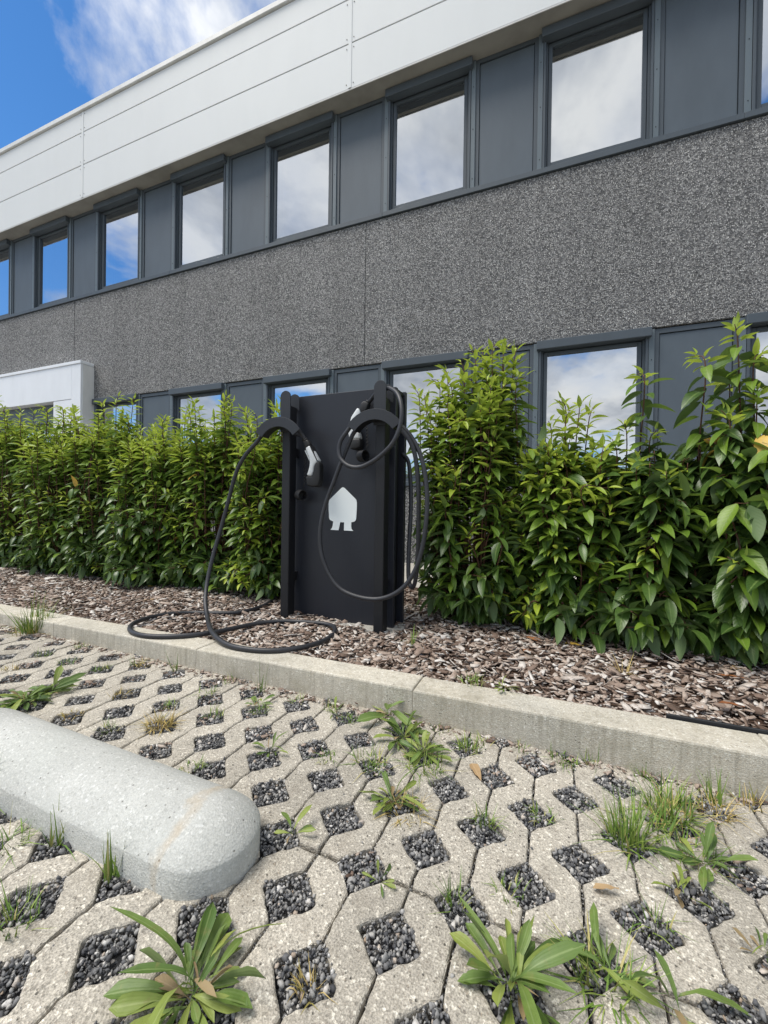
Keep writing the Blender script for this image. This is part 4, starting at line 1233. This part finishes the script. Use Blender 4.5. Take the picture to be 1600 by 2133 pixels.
G = at_ground
rosette('large plantain rosette in the foreground beside the wheel stop end', G(400, 2075), 44, 0.135, 1, 0.30, 0.35)
rosette('large bright plantain rosette at the bottom right of centre', G(1065, 2060), 36, 0.112, 2, 0.40, 0.35)
rosette('wilted plantain rosette lying over the pavers in mid yard', G(820, 1670), 30, 0.10, 3, 0.25, 0.45)
rosette('tall plantain with upright leaf against the kerb front', G(812, 1490), 15, 0.16, 4, 0.6, 0.3)
rosette('leafy plantain beside the upright one near the kerb', G(840, 1540), 34, 0.11, 5, 0.3, 0.4)
rosette('mixed plantain and grass clump right of the large bright rosette', G(1265, 2025), 12, 0.095, 6, 0.6, 0.4)
rosette('dark plantain with one broad leaf near the right edge', G(1470, 1800), 18, 0.105, 7, 0.35, 0.2)
rosette('small pale branching weed left of the dark broad-leaved plantain', G(1415, 1860), 10, 0.085, 8, 0.3, 0.9)
rosette('plantain cut by the right edge of the photo', G(1592, 1990), 12, 0.09, 9, 0.3, 0.35)
rosette('single-leaved plantain at the bottom right corner of the paving', G(1400, 2110), 6, 0.11, 10, 0.5, 0.2)
rosette('dense dark plantain patch behind the wheel stop at far left', G(55, 1462), 60, 0.13, 11, 0.2, 0.05)
rosette('second dark plantain patch behind the wheel stop, farther right', G(105, 1445), 40, 0.11, 12, 0.2, 0.1)
rosette('small plantain in a pocket between wheel stop and kerb', G(565, 1565), 11, 0.075, 13, 0.4, 0.2)
rosette('low bright plantain near the kerb with yellow flower beside it', G(535, 1470), 12, 0.085, 14, 0.35, 0.5)
rosette('tiny weed rosette in the pocket right of the wheel stop end', G(790, 1835), 7, 0.045, 15, 0.2, 0.4)
rosette('tiny weed sprig beside the wheel stop tip', G(612, 1740), 7, 0.055, 16, 0.35, 0.1)
rosette('small weed rosette in the pocket near the kerb foot, mid left', G(700, 1490), 9, 0.06, 17, 0.35, 0.4)
rosette('small green plantain on the mulch edge behind the kerb, centre right', at_level(1050, 1435, 0.13), 16, 0.06, 18, 0.3, 0.6)
rosette('sprawling green weed in the pocket by the kerb, right of the plantains', G(885, 1575), 30, 0.10, 19, 0.35, 0.5)

tuft('loose mixed grass spreading over pavers below the kerb plantains', G(880, 1590), 120, 0.085, 45, 0.95, 0.07)
tuft('loose grass between the two kerb-side clumps at right', G(1345, 1715), 70, 0.10, 46, 0.95, 0.06)
tuft('spreading green grass under the dark broad-leaved plantain', G(1440, 1790), 60, 0.09, 47, 1.0, 0.06)
tuft('straw and green grass at the root of the wilted rosette', G(850, 1690), 60, 0.06, 48, 1.1, 0.05, 'drygrass')
tuft('ragged grass at the left frame edge in front of the wheel stop', G(15, 1760), 40, 0.08, 49, 0.9, 0.04)
tuft('dry straw grass mixed into the kerb-side clumps at right', G(1420, 1720), 70, 0.09, 50, 1.0, 0.07, 'drygrass')
tuft('loose grass spreading in front of the kerb plantains', G(770, 1590), 60, 0.07, 51, 0.95, 0.05)
tuft('tall grass clump standing on the pavers right of centre', G(1305, 1750), 120, 0.14, 21, 0.7, 0.04)
tuft('dense green grass clump close to the kerb on the right', G(1395, 1690), 170, 0.12, 22, 0.75, 0.055)
tuft('tall straight grass blades by the kerb nearest the right edge', G(1490, 1670), 26, 0.15, 23, 0.28, 0.022)
tuft('straw-coloured grass mat at the foot of the tall blades', G(1490, 1690), 80, 0.07, 24, 1.1, 0.04, 'drygrass')
tuft('tall yellow green grass clump leaning on the kerb at far left', G(72, 1315), 150, 0.26, 25, 0.5, 0.07)
tuft('dry straw grass spilling at the foot of the far left clump', G(55, 1320), 60, 0.12, 26, 1.0, 0.07, 'drygrass')
tuft('dry yellow grass tuft in a pocket behind the wheel stop', G(335, 1510), 120, 0.085, 27, 1.0, 0.045, 'drygrass')
tuft('thin grass blades growing in front of the wheel stop end', G(232, 1825), 26, 0.13, 28, 0.5, 0.016)
tuft('thin grass blades growing in front of the wheel stop, left of the others', G(118, 1755), 30, 0.12, 29, 0.5, 0.02)
tuft('long grass blades drooping over the wheel stop at the left edge', G(-25, 1660), 20, 0.20, 30, 0.6, 0.02)
tuft('thin grass stalks against the kerb front below the cable', G(545, 1440), 12, 0.17, 31, 0.3, 0.02)
tuft('thin grass stalks against the kerb left of the cable loop', G(365, 1395), 12, 0.13, 32, 0.3, 0.02)
tuft('small grass tuft at the kerb foot right of centre', G(1230, 1590), 24, 0.08, 33, 0.6, 0.025)
tuft('small grass tuft in a pocket with wood bits right of centre', G(1010, 1710), 50, 0.055, 34, 0.7, 0.03)
tuft('grass tuft in the pocket at the kerb foot left of the wood chips', G(975, 1560), 55, 0.065, 35, 0.6, 0.035)
tuft('green and brown grass tuft beside the large bright rosette', G(1260, 2045), 110, 0.10, 36, 0.95, 0.045)
tuft('sparse grass in the pocket above the large bright rosette', G(945, 1880), 28, 0.07, 37, 0.45, 0.025)
tuft('brown grass sprig in the pocket below the wheel stop', G(640, 2060), 30, 0.05, 38, 0.8, 0.02, 'drygrass')
tuft('grass tuft on the mulch edge right of the charger', at_level(985, 1420, 0.13), 60, 0.06, 39, 0.7, 0.05)
tuft('grass tuft at the lower left edge of the paving', G(30, 1920), 60, 0.07, 40, 0.8, 0.04)
tuft('thin stalks on the mulch in front of the charger base', at_level(860, 1340, 0.11), 20, 0.12, 41, 0.6, 0.012)
tuft('straw grass at the corner between paving and kerb, far right', G(1570, 1680), 30, 0.08, 42, 0.7, 0.03, 'drygrass')
tuft('wispy stalks on the mulch under the right bushes', at_level(1300, 1400, 0.11), 20, 0.14, 43, 0.7, 0.02, 'drygrass')
tuft('sparse tuft in the paver pocket below the right grass clumps', G(1370, 1930), 26, 0.06, 44, 0.8, 0.03)
far = [(90, 1365), (140, 1382), (210, 1395), (250, 1450), (225, 1520), (300, 1385), (430, 1445), (445, 1490), (170, 1350), (20, 1395), (730, 1500), (900, 1610), (545, 1480), (400, 1600), (150, 1490), (680, 1580), (1130, 1700), (1180, 1590), (350, 1470), (1060, 1860), (780, 1600)]
ORD = ['first', 'second', 'third', 'fourth', 'fifth', 'sixth', 'seventh', 'eighth', 'ninth', 'tenth', 'eleventh', 'twelfth', 'thirteenth', 'fourteenth', 'fifteenth', 'sixteenth', 'seventeenth', 'eighteenth']
dry_i = (3, 5, 9, 14)
rank_d = sorted(dry_i, key=lambda i: far[i][0]); rank_g = sorted((i for i in range(len(far)) if i not in dry_i), key=lambda i: far[i][0])
for i, (x, y) in enumerate(far):
    dry = i in dry_i
    k = (rank_d if dry else rank_g).index(i)
    tuft('small %s grass tuft in a paver pocket, %s such tuft from the left' % ('dry' if dry else 'green', ORD[k]), G(x, y), 34, 0.055 if i < 10 else 0.04, 60+i, 0.75, 0.035, 'drygrass' if dry else 'grass',
         'small dry grass tufts in paver pockets' if dry else 'small green grass tufts in paver pockets')
foot = [(285, 1382), (480, 1418), (620, 1462), (690, 1478), (920, 1520), (1005, 1548), (1085, 1562), (1160, 1578), (1335, 1612), (1545, 1662)]
for i, (x, y) in enumerate(foot):
    tuft('thin grass tuft growing at the kerb foot, %s from the left' % ORD[i], G(x, y), 22, 0.06, 100+i, 0.7, 0.03, 'grass', 'thin grass tufts at the kerb foot')

# fallen leaves on the mulch and paving
FLV = leaf_shape(0.42, 0.05, 0.3, wave=0.35, seg=6)
FL_ME = {k: np_mesh('fallen_leaf', *FLV[:2], k, FLV[2], True) for k in ('yellow', 'rust', 'tan')}
for (x, y, z, k, L, a, lab) in [
    (1176, 1340, 0.125, 'yellow', 0.10, 0.2, 'yellow fallen leaf on mulch under the middle right bush'),
    (1090, 1356, 0.125, 'rust', 0.06, 0.9, 'small rust brown fallen leaf on mulch left of the yellow one'),
    (1125, 1336, 0.125, 'rust', 0.09, 2.6, 'dark rust fallen leaf at the foot of the right bushes'),
    (1520, 1392, 0.12, 'tan', 0.13, 0.1, 'large tan curled fallen leaf under the rightmost bush'),
    (1490, 1408, 0.12, 'rust', 0.10, -0.2, 'rust red fallen leaf left of the large tan leaf'),
    (1495, 1464, 0.12, 'rust', 0.08, -0.4, 'rust red fallen leaf near the kerb at right'),
    (236, 1210, 0.125, 'yellow', 0.10, 0.7, 'yellow fallen leaf on mulch by the left hedge'),
    (295, 1252, 0.125, 'tan', 0.12, 0.4, 'long tan fallen leaf on mulch below the left hedge'),
    (308, 1222, 0.125, 'yellow', 0.07, 1.6, 'small yellow fallen leaf under the left hedge'),
    (236, 1230, 0.125, 'rust', 0.07, -0.3, 'reddish fallen leaf beside the yellow leaf at left'),
    (983, 1590, 0.008, 'tan', 0.075, -1.0, 'curled tan fallen leaf on the pavers near the kerb'),
    (1235, 1850, 0.008, 'tan', 0.055, 0.2, 'dry pale leaf lying in a paver pocket at right')]:
    p = at_level(x, y, z) if z > 0.05 else at_ground(x, y, z)
    o = obj('fallen_leaf', FL_ME[k], None, None, p, (random.uniform(-0.3, 0.3), random.uniform(-0.25, 0.1), a)); o.scale = (L, L, L)
    tag(o, lab, 'leaf')

# plastic edging showing behind the kerb, twig at the kerb foot
e0 = at_level(1395, 1503, KZ); e1 = at_level(1590, 1533, KZ)
tag(boxes('edging_strip', [(e0.x, e1.x+0.5, 1.742, 1.752, 0.05, 0.135)], 'edging', None, 0.002), 'black plastic edging strip between mulch and kerb at right', 'edging')
tw = spline([G(610, 1432, 0.01), G(660, 1438, 0.018), G(700, 1447, 0.012), G(745, 1466, 0.012)], 6)
v, f = tube_geo(tw, [0.005-0.0035*i/len(tw) for i in range(len(tw))], 6)
tag(obj('twig', pyme('twig', v, f, 'stem', True)), 'brown twig lying along the kerb foot', 'twig')
print('leaves', tot)
